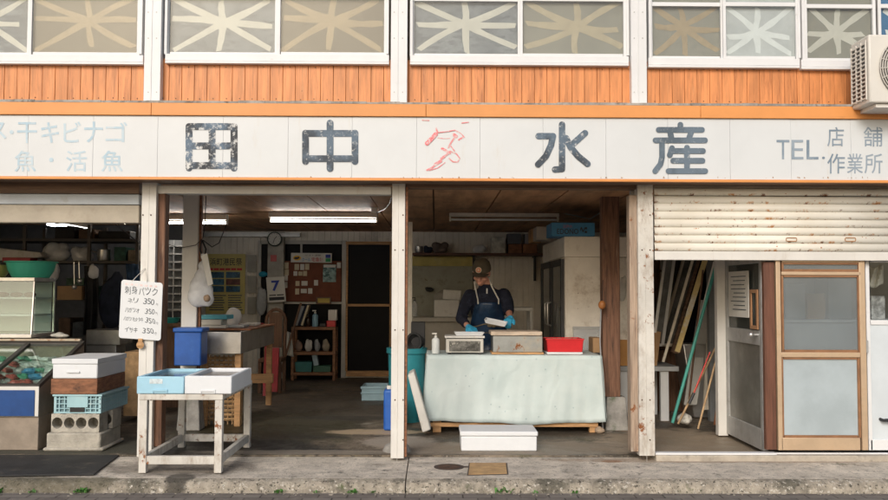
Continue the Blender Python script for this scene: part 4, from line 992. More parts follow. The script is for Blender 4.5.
def sack(name, label, cat, u0, u1, v0, v1, Y, mat, n=9, sq=.5, group=None):
    m = MB(); a, b = W(u0, v1, Y), W(u1, v0, Y); wx, wz = b.x - a.x, b.z - a.z
    for i in range(n):
        fx, fz = random.uniform(.22, .78), random.uniform(.25, .7)
        m.ball((a.x + wx * fx, Y + random.uniform(-.3, .3) * wx * sq, a.z + wz * fz), wx * .23, wx * .25 * sq + .02, min(wz * .26, wz * fz), 10, 7)
    m.ball((a.x + wx / 2, Y, a.z + wz * .4), wx * .45, wx * .4 * sq + .02, wz * .4)
    return solo(blob(m, max(wx, wz) / 26, 3), name, label, cat, mat, group)
sack('plastic_bag', 'crumpled clear plastic bag on the rack left of the steel pot', 'bag', 40, 72, 241, 263, 3.4, bag_film, 12)
sack('plastic_bag', 'bulging white plastic sack beside the steel pot on the rack', 'bag', 70, 95, 244, 264, 3.35, bag_film, 12)
c = W(104, 255, 3.35); solo(MB().lathe([(.07, 0), (.075, .01), (.075, .13), (.08, .135), (.07, .137), (.0, .137)], (c.x, 3.35, zs + .002), 24).tube([(c.x - .08, 3.35, zs + .1), (c.x - .14, 3.33, zs + .12)], .012), 'steel_pot', 'shiny steel pot on the dim rack behind the left bay', 'pot', alu)
solo(MB().pbox(57, 82, 286, 300, 3.15, 3.5), 'storage_box', 'tan box of goods low on the dim left rack', 'box', cardboard, bevel=.005)
solo(MB().pbox(66, 84, 278, 285.5, 3.2, 3.5), 'storage_tray', 'dark green tray lying on the tan box in the rack', 'tray', M('dark green', (.05, .1, .06), .6), bevel=.005)
sack('dark_bundle', 'black bundle hanging between rack posts behind the price board', 'bundle', 96, 128, 265, 330, 3.1, dark_cloth, 10, .4)
solo(MB().lathe([(.03, 0), (.035, .02), (.035, .14), (.012, .18), (.012, .21)], (X(90, 3.1), 3.1, Z(333, 3.1)), 14), 'green_bottle', 'dark green bottle standing behind the left stack', 'bottle', M('green bottle', (.01, .07, .04), .2))
solo(MB().pbox(86, 120, 330, 345, 2.6, 3.0).box(X(88, 2.7), X(118, 2.7), 2.65, 2.95, FL, Z(345.5, 2.6)), 'steel_bench', 'grey steel bench in shadow behind the foam box stack', 'bench', steel, bevel=.005)
solo(MB().pbox(124, 139, 352, 416, 1.9, 2.3), 'wicker_screen', 'tan woven panel between the stack and the left post', 'screen', wicker)
for i in range(4):
    p = [W(118 - i * 3, 224, 2.5), W(124 + i * 2, 231 + i * 2, 2.4), W(140 + i * 2, 243 + i * 2, 2.3), W(158, 238 + i * 3, 2.4)]
    if i < 2: solo(MB().tube(p, .004, 5), 'hanging_cable', ['thin dark cable drooping from the ceiling above the price board', 'lower thin cable drooping beside the first one behind the price board'][i], 'cable', black_plastic)
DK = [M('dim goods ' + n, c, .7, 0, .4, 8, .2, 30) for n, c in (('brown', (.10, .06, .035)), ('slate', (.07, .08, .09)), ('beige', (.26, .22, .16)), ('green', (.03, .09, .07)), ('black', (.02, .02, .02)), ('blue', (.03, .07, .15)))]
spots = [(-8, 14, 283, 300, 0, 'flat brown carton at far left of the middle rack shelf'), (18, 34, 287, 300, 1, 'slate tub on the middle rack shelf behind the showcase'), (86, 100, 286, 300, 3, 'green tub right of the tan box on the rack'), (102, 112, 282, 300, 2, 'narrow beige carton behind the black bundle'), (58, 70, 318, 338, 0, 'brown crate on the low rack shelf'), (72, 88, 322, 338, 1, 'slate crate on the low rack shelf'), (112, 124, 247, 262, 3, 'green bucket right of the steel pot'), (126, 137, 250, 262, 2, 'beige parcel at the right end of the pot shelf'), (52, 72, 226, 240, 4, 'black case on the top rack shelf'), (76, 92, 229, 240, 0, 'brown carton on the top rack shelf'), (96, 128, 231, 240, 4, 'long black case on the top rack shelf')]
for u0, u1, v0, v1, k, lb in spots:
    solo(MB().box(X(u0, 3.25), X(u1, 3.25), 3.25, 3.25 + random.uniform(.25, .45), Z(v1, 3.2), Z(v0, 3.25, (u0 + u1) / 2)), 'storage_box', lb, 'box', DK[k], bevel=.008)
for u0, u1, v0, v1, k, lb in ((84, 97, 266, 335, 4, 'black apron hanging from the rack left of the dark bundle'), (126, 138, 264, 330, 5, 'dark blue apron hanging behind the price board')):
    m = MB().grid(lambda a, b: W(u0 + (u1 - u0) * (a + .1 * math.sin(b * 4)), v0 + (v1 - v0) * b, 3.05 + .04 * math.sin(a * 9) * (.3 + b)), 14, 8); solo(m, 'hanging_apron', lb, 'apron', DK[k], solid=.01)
for u0, u1, v0, v1, Y_, lb in ((46, 60, 262, 282, 2.95, 'pale knotted plastic bag hanging low beside the green basin'), (88, 99, 262, 279, 2.9, 'pale plastic bag hanging under the steel pot shelf')):
    sack('plastic_bag', lb, 'bag', u0, u1, v0, v1, Y_, bag_film, 8)
for u, k_, lb in ((74, 0, 'long steel ladle hanging at the left rack'), (79, 1, 'short steel ladle hanging beside the long one')):
    solo(MB().tube([W(u, 262, 3.0), W(u + .5, 285 - 6 * k_, 3.0)], .006, 6).ball(W(u + .5, 287 - 6 * k_, 2.99), .03, .02, .03), 'ladle', lb, 'ladle', alu)
rk = thing('wire_rack', 'tall grey wire rack left of the white inner post', 'rack', (X(172, 4), 4.0, FL))
m = MB()
for v in range(245, 310, 8): m.pbox(163, 182, v, v + 1.6, 3.9, 4.2)
for u in (163, 172, 181): m.pbox(u, u + .9, 240, 395, 3.88, 3.9)
m.build('wire_grid', alu_dull, rk)
MB().pbox(164, 181, 240, 312, 4.2, 4.22).build('backing', grey_cloth, rk)
c = W(170, 323, 3.0); basin('small teal bowl on the shelf beside the white inner post', (c.x, 3.0, c.z), .11, .06, M('teal bowl', (.03, .27, .25), .4))
solo(MB().pbox(152, 182, 323.3, 327, 2.9, 3.2).box(X(155, 3), X(180, 3), 3.0, 3.15, FL, Z(327.2, 2.9)), 'side_stand', 'dark stand holding the teal bowl', 'stand', dark_wood)

solo(MB().tube([W(376, 213, 3.2), W(385, 209, 2.6), W(390, 203, 1.8), W(392, 197, .6)], .006, 5), 'power_cable', 'thin cable running along the ceiling to the lit tube lamp', 'cable', grey_box)
solo(MB().tube([W(557, 212, 3.3), W(572, 215, 3.2), W(590, 219, 3.0), W(608, 208, 1.5)], .006, 5), 'power_cable', 'thin cable running from the unlit tube lamp to the dark timber post', 'cable', grey_box)
solo(MB().lathe([(.0, 0), (.03, .0), (.034, .03), (.034, .05), (0, .05)], (X(374, 2.6, 208), 2.6, zc - .051), 16), 'ceiling_socket', 'small pale ceiling socket near the middle post', 'socket', lamp_case)
# ------------------------------------------------------------------ sink bench, left of centre
sx0, sx1 = X(199, 1.55, 340), X(241, 1.55, 340); sy0, sy1 = 1.55, 3.3; sz1, sz0 = Z(332, 1.55, 220), Z(354, 1.55, 220)
sk = thing('sink_bench', 'stainless steel fish sink on wooden legs behind the white foam box', 'sink', ((sx0 + sx1) / 2, 2.4, FL))
m = MB().box(sx0, sx1, sy0, sy0 + .02, sz0, sz1).box(sx0, sx1, sy1 - .02, sy1, sz0, sz1).box(sx0, sx0 + .02, sy0 + .02, sy1 - .02, sz0, sz1).box(sx1 - .02, sx1, sy0 + .02, sy1 - .02, sz0, sz1).box(sx0 + .02, sx1 - .02, sy0 + .02, sy1 - .02, sz0, sz0 + .09)
m.build('trough', steel, sk, bevel=.004)
MB().box(sx0 - .03, sx1 + .03, sy0 + .3, sy1 - .1, sz1 + .001, sz1 + .02).build('board', rust_wood, sk, bevel=.004)
for x_, y_ in ((sx1 - .07, sy1 - .1), (sx0, sy1 - .1), (sx0 + .01, sy0 + .05), (sx1 - .07, sy0 + .05)): MB().box(x_, x_ + .06, y_, y_ + .06, FL, sz0 - .001).build('leg', tan_wood, sk, bevel=.004)
MB().box(sx0 + .06, sx1 + .1, 2.7, 2.76, .32, .42).build('stretcher', tan_wood, sk, bevel=.004)
wk = MB()
for i in range(15):
    zz = FL + .05 + i * .043; wk.tube([(X(201, 1.75, 380) + t * .045, 1.75 + (.012 if (t + i) % 2 else -.012), zz) for t in range(10)], .017, 6)
for t in range(10): wk.tube([(X(201, 1.75, 380) + t * .045, 1.75, FL), (X(201, 1.75, 380) + t * .045, 1.75, FL + .68)], .008, 6)
solo(wk, 'wicker_basket', 'tan woven basket wall under the steel sink', 'basket', wicker)
zt3 = sz1 + .022
solo(MB().box(X(198, 1.95, 315), X(227, 1.95, 315), 1.95, 2.25, zt3 + .087, zt3 + .13), 'foam_board', 'sky blue foam lid on top of the pile on the sink', 'lid', M('sky blue foam', (.10, .40, .50), .6), bevel=.006)
solo(MB().box(X(196, 1.93, 322), X(221, 1.93, 322), 1.93, 2.2, zt3 + .03, zt3 + .085).box(X(194, 1.9, 322), X(226, 1.9, 322), 1.9, 2.25, zt3, zt3 + .028), 'tray_pile', 'pile of white trays on the sink beneath the blue lid', 'trays', styro_old, bevel=.006)
for i, (a, b, y) in enumerate(((228, 244, 2.0), (240, 256, 2.5))):
    solo(MB().box(X(a, y, 328), X(b, y, 328), y, y + .25, zt3 + .001, zt3 + .025), 'flat_tray', ['grey flat tray at the front right of the sink', 'pale flat tray further back on the sink'][i], 'tray', [grey_box, styro_old][i], bevel=.004)
sack('plastic_bag', 'clear plastic bag heaped behind the trays on the sink', 'bag', 224, 242, 302, 328, 2.7, bag_film, 8)
solo(MB().box(X(250, 3.0, 330), X(262, 3.0, 330), 2.75, 3.1, zt3, zt3 + .012), 'red_plate', 'small dark red lid at the back of the sink', 'lid', red_board)
# blue tub on the inner post
bc = MB().pbox(174, 201, 330, 366, 1.12, 1.355).pbox(172.5, 202.5, 328, 332.5, 1.10, 1.356)
solo(bc, 'blue_container', 'royal blue plastic container fixed to the white inner post', 'container', blue_plastic, bevel=.012)
# plastic bags hanging on the post
hb = thing('hanging_bag', 'milky carrier bag hanging on the white inner post', 'bag', W(201, 306, 1.33))
m = MB(); 
for (u, v, r) in ((203, 256, .03), (203, 266, .05), (202, 277, .075), (199, 287, .095), (198, 296, .10), (204, 291, .09), (207, 299, .07)): c = W(u, v, 1.25); m.ball(c, r, r * .6, r * 1.1)
blob(m, .014, 3).build('film', bag_film, hb)
MB().tube([W(202, 240, 1.34), W(200, 250, 1.28), W(203, 258, 1.25)], .008, 6).tube([W(202, 240, 1.34), W(206, 249, 1.27), W(205, 258, 1.25)], .008, 6).build('strap', black_plastic, hb)
sack('orange_peg', 'dull orange clip bundle in the bottom of the hanging carrier bag', 'clips', 203, 211, 293, 302, 1.14, M('dull tan clip plastic', (.36, .25, .16), .6), 5)
solo(MB().slab([W(201, 256, 1.15), W(207, 253, 1.15), W(213, 284, 1.15), W(208, 286, 1.15)], (0, .012, 0)), 'paper_strip', 'white folded strip hanging in front of the carrier bag', 'strip', paper)
solo(MB().tube([W(163, 243, 1.3), W(180, 248, 1.3), W(196, 245, 1.3), W(203, 238, 1.3), W(205, 225, 1.3), W(206, 196, 1.3)], .004, 5).tube([W(203, 240, 1.3), W(212, 247, 1.3), W(219, 243, 1.3), W(226, 226, 1.5)], .005, 5), 'hanging_cable', 'tangled dark cord tied round the white inner post', 'cable', black_plastic)

# ------------------------------------------------------------------ back wall things, middle bay
pt = thing('wall_poster', 'yellow festival poster with six photos on the rear wall', 'poster', W(225, 312, 6.45))
sheet = MB().pbox(206, 245, 254, 314, 6.44, 6.45).build('sheet', poster_y, pt)
letters([('浜町港民祭', 210, 242, 258, 265.5)], ink_black, .006, sheet, 6.435)
letters([('ーーーーーー', 208, 242, 268, 270.5)], ink_red, .05, sheet, 6.435)
ph = MB(); ph2 = MB()
for i, v in enumerate((272, 279, 286)):
    for j, u in enumerate((210, 226)): (ph2 if (i == 1 and j == 1) else ph).pbox(u, u + 14, v, v + 6, 6.434, 6.439)
ph.build('photo', sea_print, sheet); ph2.build('photo', fish_print, sheet)
m = MB()
for i in range(7): m.pbox(209, 222 + random.random() * 4, 295 + i * 2.4, 296 + i * 2.4, 6.435, 6.439); m.pbox(228, 240 + random.random() * 3, 295 + i * 2.4, 296 + i * 2.4, 6.435, 6.439)
m.build('print_line', ink_marker, sheet)
for i, v in enumerate((255, 276, 297)):
    solo(MB().pbox(247.5, 256, v, v + 17, 6.45, 6.46), 'wall_sheet', ['top pale sheet beside the yellow poster', 'middle pale sheet beside the yellow poster', 'bottom pale sheet beside the yellow poster'][i], 'paper', M('grey paper %d' % i, (.36, .35, .31), .8))
ck = thing('wall_clock', 'round wall clock with dark rim high on the plaster pillar', 'clock', W(274.5, 246, 6.25))
cc = W(274.5, 239, 6.24)
MB().lathe([(.108, -.06), (.112, -.03), (.112, .0), (.095, .006), (.095, -.004), (0, -.004)], cc, 32, 'Y').build('rim', M('dark green rim', (.03, .045, .035), .4), ck)
MB().lathe([(.094, -.0), (0, .001)], cc + Vector((0, -.001, 0)), 28, 'Y').build('dial', paper, ck)
m = MB().bar(cc + Vector((0, -.006, 0)), cc + Vector((.035, -.006, .04)), .008, .002).bar(cc + Vector((0, -.008, 0)), cc + Vector((-.02, -.008, -.07)), .006, .002)
for i in range(12): a = R(30 * i); m.box(cc.x + .08 * math.cos(a) - .004, cc.x + .08 * math.cos(a) + .004, cc.y - .004, cc.y - .002, cc.z + .08 * math.sin(a) - .004, cc.z + .08 * math.sin(a) + .004)
m.build('hands', ink_black, ck)
solo(MB().pbox(270.5, 276.5, 255, 261.5, 6.285, 6.297), 'pillar_tag', 'small red and white tag on the pillar under the clock', 'tag', M('pink red tag', (.5, .12, .12), .6))
cal = thing('calendar', 'white tear off calendar showing a blue 7', 'calendar', W(274, 302, 6.2))
def cm(a, b): u = 266 + 18 * a + 2 * b; v = 277.5 - 1 * a + 25 * b; return u, v
sheet = MB().slab([W(*cm(0, 1), 6.2), W(*cm(1, 1), 6.2), W(*cm(1, 0), 6.2), W(*cm(0, 0), 6.2)], (0, .01, 0)).build('sheet', paper, cal)
MB().glyph('7', lambda a, b: W(*cm(.27 + .46 * a, .14 + .42 * b), 6.194), .03).build('number', ink_blue, sheet, smooth=False)
m = MB().slab([W(*cm(.08, .93), 6.198), W(*cm(.92, .93), 6.198), W(*cm(.92, .8), 6.198), W(*cm(.08, .8), 6.198)], (0, .001, 0))
m.glyph('ーー', lambda a, b: W(*cm(.1 + .8 * a, .7 + .05 * b), 6.194), .05).build('print_line', ink_black, sheet, smooth=False)
sack('cyan_cap', 'bright cyan cloth hung left of the pillar above the calendar', 'cloth', 258, 268, 270, 277, 6.3, M('cyan cloth', (.02, .28, .42), .7), 4, .3)
sack('work_coat', 'pale grey coat hanging beside the calendar', 'coat', 255, 268, 283, 316, 6.2, grey_cloth, 8, .4)
nb = thing('notice_board', 'red brown noticeboard covered with pinned notes', 'notice board', W(312, 303, 6.4))
MB().pbox(282.5, 341, 261, 301.5, 6.39, 6.43).build('panel', cork, nb, bevel=.004)
pf = None
for (u, v, wd, h) in ((283.5, 262.5, 5, 6.5), (284, 269.5, 4.8, 6), (283.8, 275, 4, 6), (284, 282, 3.4, 6), (294.5, 264, 4.5, 6), (300.2, 264, 4, 6), (305, 263.8, 4.2, 6), (293.5, 271.2, 3.8, 4.6), (298.3, 271.5, 4, 4.2), (303, 271, 4, 5), (295.5, 281, 4, 5), (301.5, 281, 6, 4.6), (314, 280, 4, 5.5), (295.2, 288.5, 4, 6), (300.8, 288.8, 6, 4.4), (308, 288.3, 4.3, 5.5), (337, 262.5, 3.8, 5.6)):
    solo(MB().pbox(u, u + wd, v, v + h, 6.382 - random.random() * .003, 6.3885), 'pinned_note', 'small white paper note pinned on the red brown noticeboard', 'note', paper if random.random() < .7 else paper_old, 'paper notes pinned on the noticeboard')
pp = thing('wall_poster', 'teal poster pinned at the right of the noticeboard', 'poster', W(329, 282, 6.38))
sheet = MB().pbox(323, 336, 264.5, 282, 6.378, 6.387).build('sheet', teal_print, pp)
MB().pbox(323.6, 335.5, 265, 267.5, 6.375, 6.3775).build('title_band', paper, sheet)
cs_ = thing('shop_sign', 'long white parcel delivery sign hung above the noticeboard', 'sign', W(312, 263, 6.3))
ps = MB().slab([W(290.8, 262.2, 6.30), W(331.6, 262.8, 6.30), W(331.8, 253.2, 6.30), W(291, 252.8, 6.30)], (0, .04, 0)).build('panel', paper, cs_)
letters([('クール', 302, 310.5, 257.8, 261.4)], ink_cyan, .01, ps, 6.295)
letters([('宅急便', 311.5, 323.5, 257.4, 261.6)], ink_red, .01, ps, 6.295)
letters([('ヤマト運輸', 305, 321, 254.6, 256)], ink_marker, .0, ps, 6.295)
lo = W(297, 258, 6.296); MB().lathe([(.06, 0), (0, .001)], lo, 24, 'Y', (1, .62)).build('emblem', ink_yellow, ps)
MB().ball(lo + Vector((-.01, -.003, -.004)), .035, .002, .018, 12, 8).ball(lo + Vector((.02, -.003, .006)), .018, .002, .015, 12, 8).build('emblem_shape', ink_black, ps)
MB().pbox(325.5, 330.5, 254.5, 258, 6.292, 6.296).build('blue_square', ink_blue, ps); MB().pbox(325.5, 330.5, 258.3, 261.8, 6.292, 6.296).build('green_square', ink_green, ps)
pfm = MB()
for a, b, c, d in ((316, 331, 297, 298.3), (316, 331, 302.8, 304.2), (316, 317.4, 298.3, 302.8), (329.6, 331, 298.3, 302.8)): pfm.pbox(a, b, c, d, 6.34, 6.37)
o = solo(pfm, 'picture_frame', 'small dark picture frame with yellow band at noticeboard foot', 'picture frame', brown_beam)
MB().pbox(317.4, 329.6, 298.3, 302.8, 6.36, 6.365).build('picture', M('yellow picture', (.5, .38, .08), .6), o)
# shelf unit
yS = 6.0; sx0_, sx1_ = X(291, yS, 350), X(335.5, yS, 350)
bs = thing('shelf_unit', 'brown wooden three tier shelf below the noticeboard', 'shelf', ((sx0_ + sx1_) / 2, 6.15, FL))
zsh = [Z(372.5, yS, 310), Z(352, yS, 310), Z(327, yS, 310)]
for z in zsh: MB().box(sx0_, sx1_, yS, 6.34, z - .045, z).build('shelf_board', shelf_wood, bs, bevel=.004)
for x_ in (sx0_, sx1_ - .045):
    for y_ in (yS + .002, 6.29): MB().box(x_ + .002, x_ + .043, y_, y_ + .045, FL, zsh[2] - .046).build('leg', shelf_wood, bs, bevel=.003)
def small(u0, u1, h, Y, d, z, name, label, cat, mat, bev=.004, tilt=0):
    x0, x1 = X(u0, Y, 340), X(u1, Y, 340); return solo(MB().box(x0, x1, Y, Y + d, z + .001, z + .001 + h, Matrix.Rotation(tilt, 3, 'Y') if tilt else None, ((x0 + x1) / 2, Y, z) if tilt else None), name, label, cat, mat, bevel=bev)
small(294, 297, .30, 6.05, .2, zsh[2] + .02, 'book', 'tall grey book leaning at the left end of the shelf unit', 'book', grey_cloth, .002, .35)
small(297.5, 300, .32, 6.05, .2, zsh[2] + .02, 'book', 'tall dark blue book leaning on the shelf unit', 'book', dark_cloth, .002, .33)
small(300.5, 302.5, .31, 6.05, .2, zsh[2] + .02, 'book', 'tall cream book leaning on the shelf unit', 'book', paper_old, .002, .30)
def bottle(u, Y, z, r, h, name, label, mat, pump=None):
    x_ = X(u, Y, 340); t = thing(name, label, 'bottle', (x_, Y, z + .001))
    MB().lathe([(r * .92, 0), (r, h * .03), (r, h * .62), (r * .85, h * .7), (r * .35, h * .76), (r * .35, h * .8), (0, h * .8)], (x_, Y, z + .001), 18).build('body', mat, t)
    pm_ = pump or black_plastic; zt_ = z + h * .8
    MB().lathe([(r * .4, 0), (r * .4, h * .06), (r * .14, h * .07), (r * .14, h * .14), (0, h * .14)], (x_, Y, zt_), 12).bar((x_ + r * .3, Y, zt_ + h * .16), (x_ - r * .95, Y, zt_ + h * .155), r * .35, h * .06).build('pump', pm_, t)
    return t
bottle(303.5, 6.1, zsh[2], .035, .2, 'bottle', 'black bottle leftmost on the top of the shelf unit', black_plastic)
bottle(308, 6.12, zsh[2], .035, .18, 'bottle', 'dark brown bottle beside the spray bottle on shelf unit', M('brown glass', (.04, .02, .012), .2))
bottle(315, 6.08, zsh[2], .045, .25, 'spray_bottle', 'white and blue spray bottle on the shelf unit', M('pale blue bottle', (.25, .42, .52), .3), paper)
small(326.5, 335, .09, 6.05, .15, zsh[2], 'storage_box', 'small red box at the right end of the shelf unit', 'box', red_plastic)
small(328, 336.5, .16, 6.12, .13, zsh[2] + .092, 'storage_box', 'white printed box standing on the small red box', 'box', paper)
small(319.5, 325.5, .05, 6.08, .12, zsh[2], 'storage_tin', 'flat black tin between spray bottle and red box', 'tin', black_plastic)
for i, (a, b, mt, lb) in enumerate(((295, 303, M('pinkish bag', (.30, .20, .15), .8), 'pinkish cloth bag at the left of the middle shelf'), (304, 313, white_cloth, 'cream ribboned bag on the middle shelf'), (314, 320.5, grey_cloth, 'grey lidded bag on the middle shelf'), (321.5, 330.5, M('beige bag', (.33, .28, .2), .8), 'beige square bag at the right of the middle shelf'))):
    sack('goods_bag', lb, 'bag', a, b, 338, 352, 6.15, mt, 6, .4)
m = MB(); x0, x1 = X(295, 6.04, 360), X(312, 6.04, 360); m.hexa([(x0 + .01, 6.04, zsh[0]), (x1 - .01, 6.04, zsh[0]), (x1 - .01, 6.25, zsh[0]), (x0 + .01, 6.25, zsh[0]), (x0, 6.03, zsh[0] + .15), (x1, 6.03, zsh[0] + .15), (x1, 6.27, zsh[0] + .15), (x0, 6.27, zsh[0] + .15)])
solo(m, 'plastic_basket', 'teal basket on the lowest tier of the shelf unit', 'basket', M('teal basket', (.04, .17, .16), .5), bevel=.005)
small(313.5, 330.5, .09, 6.04, .22, zsh[0], 'plastic_crate', 'low green crate on the lowest tier of the shelf unit', 'crate', M('green crate', (.05, .14, .09), .5))
small(314, 319, .16, 6.08, .1, zsh[0] + .092, 'storage_box', 'pale blue upright box standing in the green crate', 'box', M('pale blue carton', (.36, .46, .5), .6), .003, -.2)
m = MB(); m.grid(lambda a, b: W(284.5 + 8 * a + 3 * (1 - b) * (.5 - a) + b * 1, 331 + 24 * b + 2 * a, 5.9 + .03 * math.sin(9 * a + 3 * b)), 10, 10)
solo(m, 'hanging_towel', 'off white towel hanging on the left of the shelf unit', 'towel', white_cloth, solid=.012)
solo(MB().bar(W(301, 303, 5.92), W(281, 372, 5.85), .03, .03), 'wooden_stick', 'dark pole leaning at the left of the shelf unit', 'pole', dark_wood)
# chair and red boards
ch = thing('wooden_chair', 'dark wooden chair with arched back behind the sink', 'chair', (X(270, 4.4), 4.6, FL))
cx0, cx1 = X(258, 4.4, 360), X(281, 4.4, 360); sz = .46
MB().box(cx0, cx1, 4.4, 4.8, sz - .05, sz).build('seat', dark_wood, ch, bevel=.008)
for x_ in (cx0, cx1 - .04):
    for y_ in (4.41, 4.75): MB().box(x_, x_ + .04, y_, y_ + .04, FL, sz - .051).build('leg', dark_wood, ch)
arch = [(cx0 + .02, 4.78, sz)] + [((cx0 + cx1) / 2 - (cx1 - cx0 - .04) / 2 * math.cos(math.pi * i / 10), 4.82, .93 + .16 * math.sin(math.pi * i / 10)) for i in range(11)] + [(cx1 - .02, 4.78, sz)]
MB().tube(arch, .022, 8).box(cx0 + .06, cx1 - .06, 4.80, 4.82, sz + .12, 1.05).build('backrest', dark_wood, ch)
solo(MB().slab([W(262.5, 396, 4.1), W(268, 396, 4.1), W(271, 345, 4.3), W(265, 345, 4.3)], (0, .05, 0)), 'red_board', 'narrow red board leaning left in front of the chair', 'board', red_board)
solo(MB().slab([W(270, 392, 4.1), W(277, 392, 4.1), W(279, 348, 4.3), W(272.5, 348, 4.3)], (0, .05, 0)), 'red_board', 'wider red board leaning right beside the dark chair', 'board', red_board)

# floor things near the middle post
def crate_simple(label, u0, u1, v0, v1, Y, d, mat):
    x0, x1 = X(u0, Y, v1), X(u1, Y, v1); z0, z1 = FL, Z(v0, Y, (u0 + u1) / 2)
    t = thing('plastic_crate', label, 'crate', ((x0 + x1) / 2, Y + d / 2, FL)); m = MB()
    for q in ((x0, x1, Y, Y + .02), (x0, x1, Y + d - .02, Y + d), (x0, x0 + .02, Y + .02, Y + d - .02), (x1 - .02, x1, Y + .02, Y + d - .02)): m.box(*q, z0, z1)
    m.box(x0 - .012, x1 + .012, Y - .012, Y - .0005, z1 - .03, z1).box(x0 - .012, x1 + .012, Y - .01, Y - .0005, z0 + .08, z0 + .10)
    m.build('body', mat, t, bevel=.005)
    MB().box(x0 + .021, x1 - .021, Y + .021, Y + d - .021, z0 + .005, z1 - .04).build('contents', grey_box, t)
    return t
crate_simple('pale blue plastic crate on the floor left of the middle post', 361.5, 388, 386.5, 401.5, 3.65, .42, M('pale blue crate', (.30, .45, .52), .5, 0, .1, 5, .05))
YJ = 2.0
c = W(406.5, 420, YJ); rb = .19
dr_ = thing('plastic_barrel', 'tall teal plastic barrel half hidden behind the middle post', 'barrel', (c.x, YJ, FL))
zr_ = Z(349, YJ - rb, 410)
MB().lathe([(rb * .8, 0), (rb * .95, .3), (rb, zr_ - FL - .06), (rb * 1.1, zr_ - FL - .05), (rb * 1.1, zr_ - FL), (rb * .95, zr_ - FL), (rb * .9, zr_ - FL - .1), (0, zr_ - FL - .1)], (c.x, YJ, FL), 32).build('body', teal_plastic, dr_)
m = MB(); hx = X(414, YJ, 340)
for i in range(4): m.tube([(hx + .07 * math.cos(a) + i * .01, YJ - .05 + i * .02, zr_ + .06 + (.09 - .01 * i) * math.sin(a)) for a in [2 * math.pi * t / 18 for t in range(19)]], .012, 6, False)
solo(m, 'rubber_hose', 'coiled black hose in the top of the teal barrel', 'hose', black_rubber)
solo(MB().box(X(411, 2.3, 330), X(425, 2.3, 330), 2.3, 2.5, FL, Z(322, 2.3, 415)), 'dark_cabinet', 'dark narrow cabinet behind the teal barrel', 'cabinet', black_paint, bevel=.006)
yj = 1.35; x0, x1 = X(383.5, yj, 405), X(400, yj, 405)
jc = thing('jerry_can', 'blue plastic jerry can on the floor behind the middle post', 'jerry can', ((x0 + x1) / 2, yj + .1, FL))
MB().box(x0, x1, yj, yj + .22, FL + .001, Z(390, yj, 390)).build('body', blue_plastic, jc, bevel=.02)
MB().lathe([(.025, 0), (.025, .03), (0, .03)], (x0 + .05, yj + .1, Z(390, yj, 390)), 14).build('cap', paper, jc)
MB().lathe([(.02, 0), (.12, .0), (.10, .05), (.02, .09)], (X(397, .35, 430), .32, FL - .005), 18).build('post_footing', stain_grey, bld)
# foam lid leaning on the table end
q = [W(422.5, 433, 1.0), W(431, 430, 1.0), W(414, 371.5, 1.12), W(407.5, 375, 1.12)]
m = MB().slab(q, (.0, .34, 0))
o = solo(m, 'foam_board', 'white foam lid leaning against the left end of the covered table', 'lid', styro_old, bevel=.012)

# ------------------------------------------------------------------ covered table
YA = 1.25; tx0, tx1 = X(427, YA, 355), X(601, YA, 355); tz = Z(355.5, YA, 515); ty1 = 1.98
ct_ = thing('work_table', 'wooden work table under a pale mint cloth', 'table', ((tx0 + tx1) / 2, 1.6, FL))
MB().box(tx0 + .01, tx1 - .01, YA + .01, ty1 - .01, tz - .035, tz - .006).build('tabletop', tan_wood, ct_)
for u0, u1 in ((433, 441.5), (589.5, 597.5)):
    for y_ in (YA + .02, ty1 - .1): MB().box(X(u0, YA), X(u1, YA), y_, y_ + .08, FL, tz - .036).build('leg', tan_wood, ct_, bevel=.005)
MB().box(X(430, YA), X(603, YA) - .05, YA + .005, YA + .018, Z(427, YA, 515), Z(423, YA, 515)).build('rail', tan_wood, ct_)
zd = Z(422.5, YA, 515)
def drape(side):
    def fn(a, b):   # a along, b down
        fl = .012 + .045 * b ** 1.5
        wv = (.008 * math.sin(a * 17 + 1 + 2 * math.sin(a * 5)) + .006 * math.sin(a * 37 + 2 + 3 * math.sin(a * 4)) + .003 * math.sin(a * 83 + b * 4)) * b ** .8 + .007 * math.sin(a * 9 + b * 7) * b + .004 * math.sin(a * 31 + b * 13) * b * (1 - b)
        zz = tz - (tz - zd) * b + .012 * b * math.sin(a * 7 + .5) + .006 * b * math.sin(a * 19)
        r = .012
        if side == 'f':
            x = tx0 + (tx1 - tx0) * a + (a - .5) * .07 * b; return (x, YA - .006 - (fl - .012) * .6 + wv, zz)
        if side == 'l': return (tx0 - .006 - .5 * (a - .5) * 0 - .035 * b + wv * .8, YA + (ty1 - YA) * a - .006 * (1 - a), zz)
        return (tx1 + .006 + .035 * b + wv * .8 + .03 * b * math.exp(-((a - .2) / .12) ** 2), YA + (ty1 - YA) * a - .006 * (1 - a), zz)
    return fn
cl = MB().grid(drape('f'), 90, 16)
cl.grid(drape('l'), 30, 10); cl.grid(drape('r'), 30, 10)
cl.grid(lambda a, b: (tx0 - .006 + (tx1 - tx0 + .012) * a, YA - .006 + (ty1 - YA + .006) * b, tz - .0 + .001 * math.sin(a * 31) * math.sin(b * 11)), 40, 12)
o = cl.build('tablecloth', cloth_mat(), None, smooth=50, solid=.002); tag(o, 'pale mint vinyl tablecloth draped over the work table', 'tablecloth')
TT = tz + .004
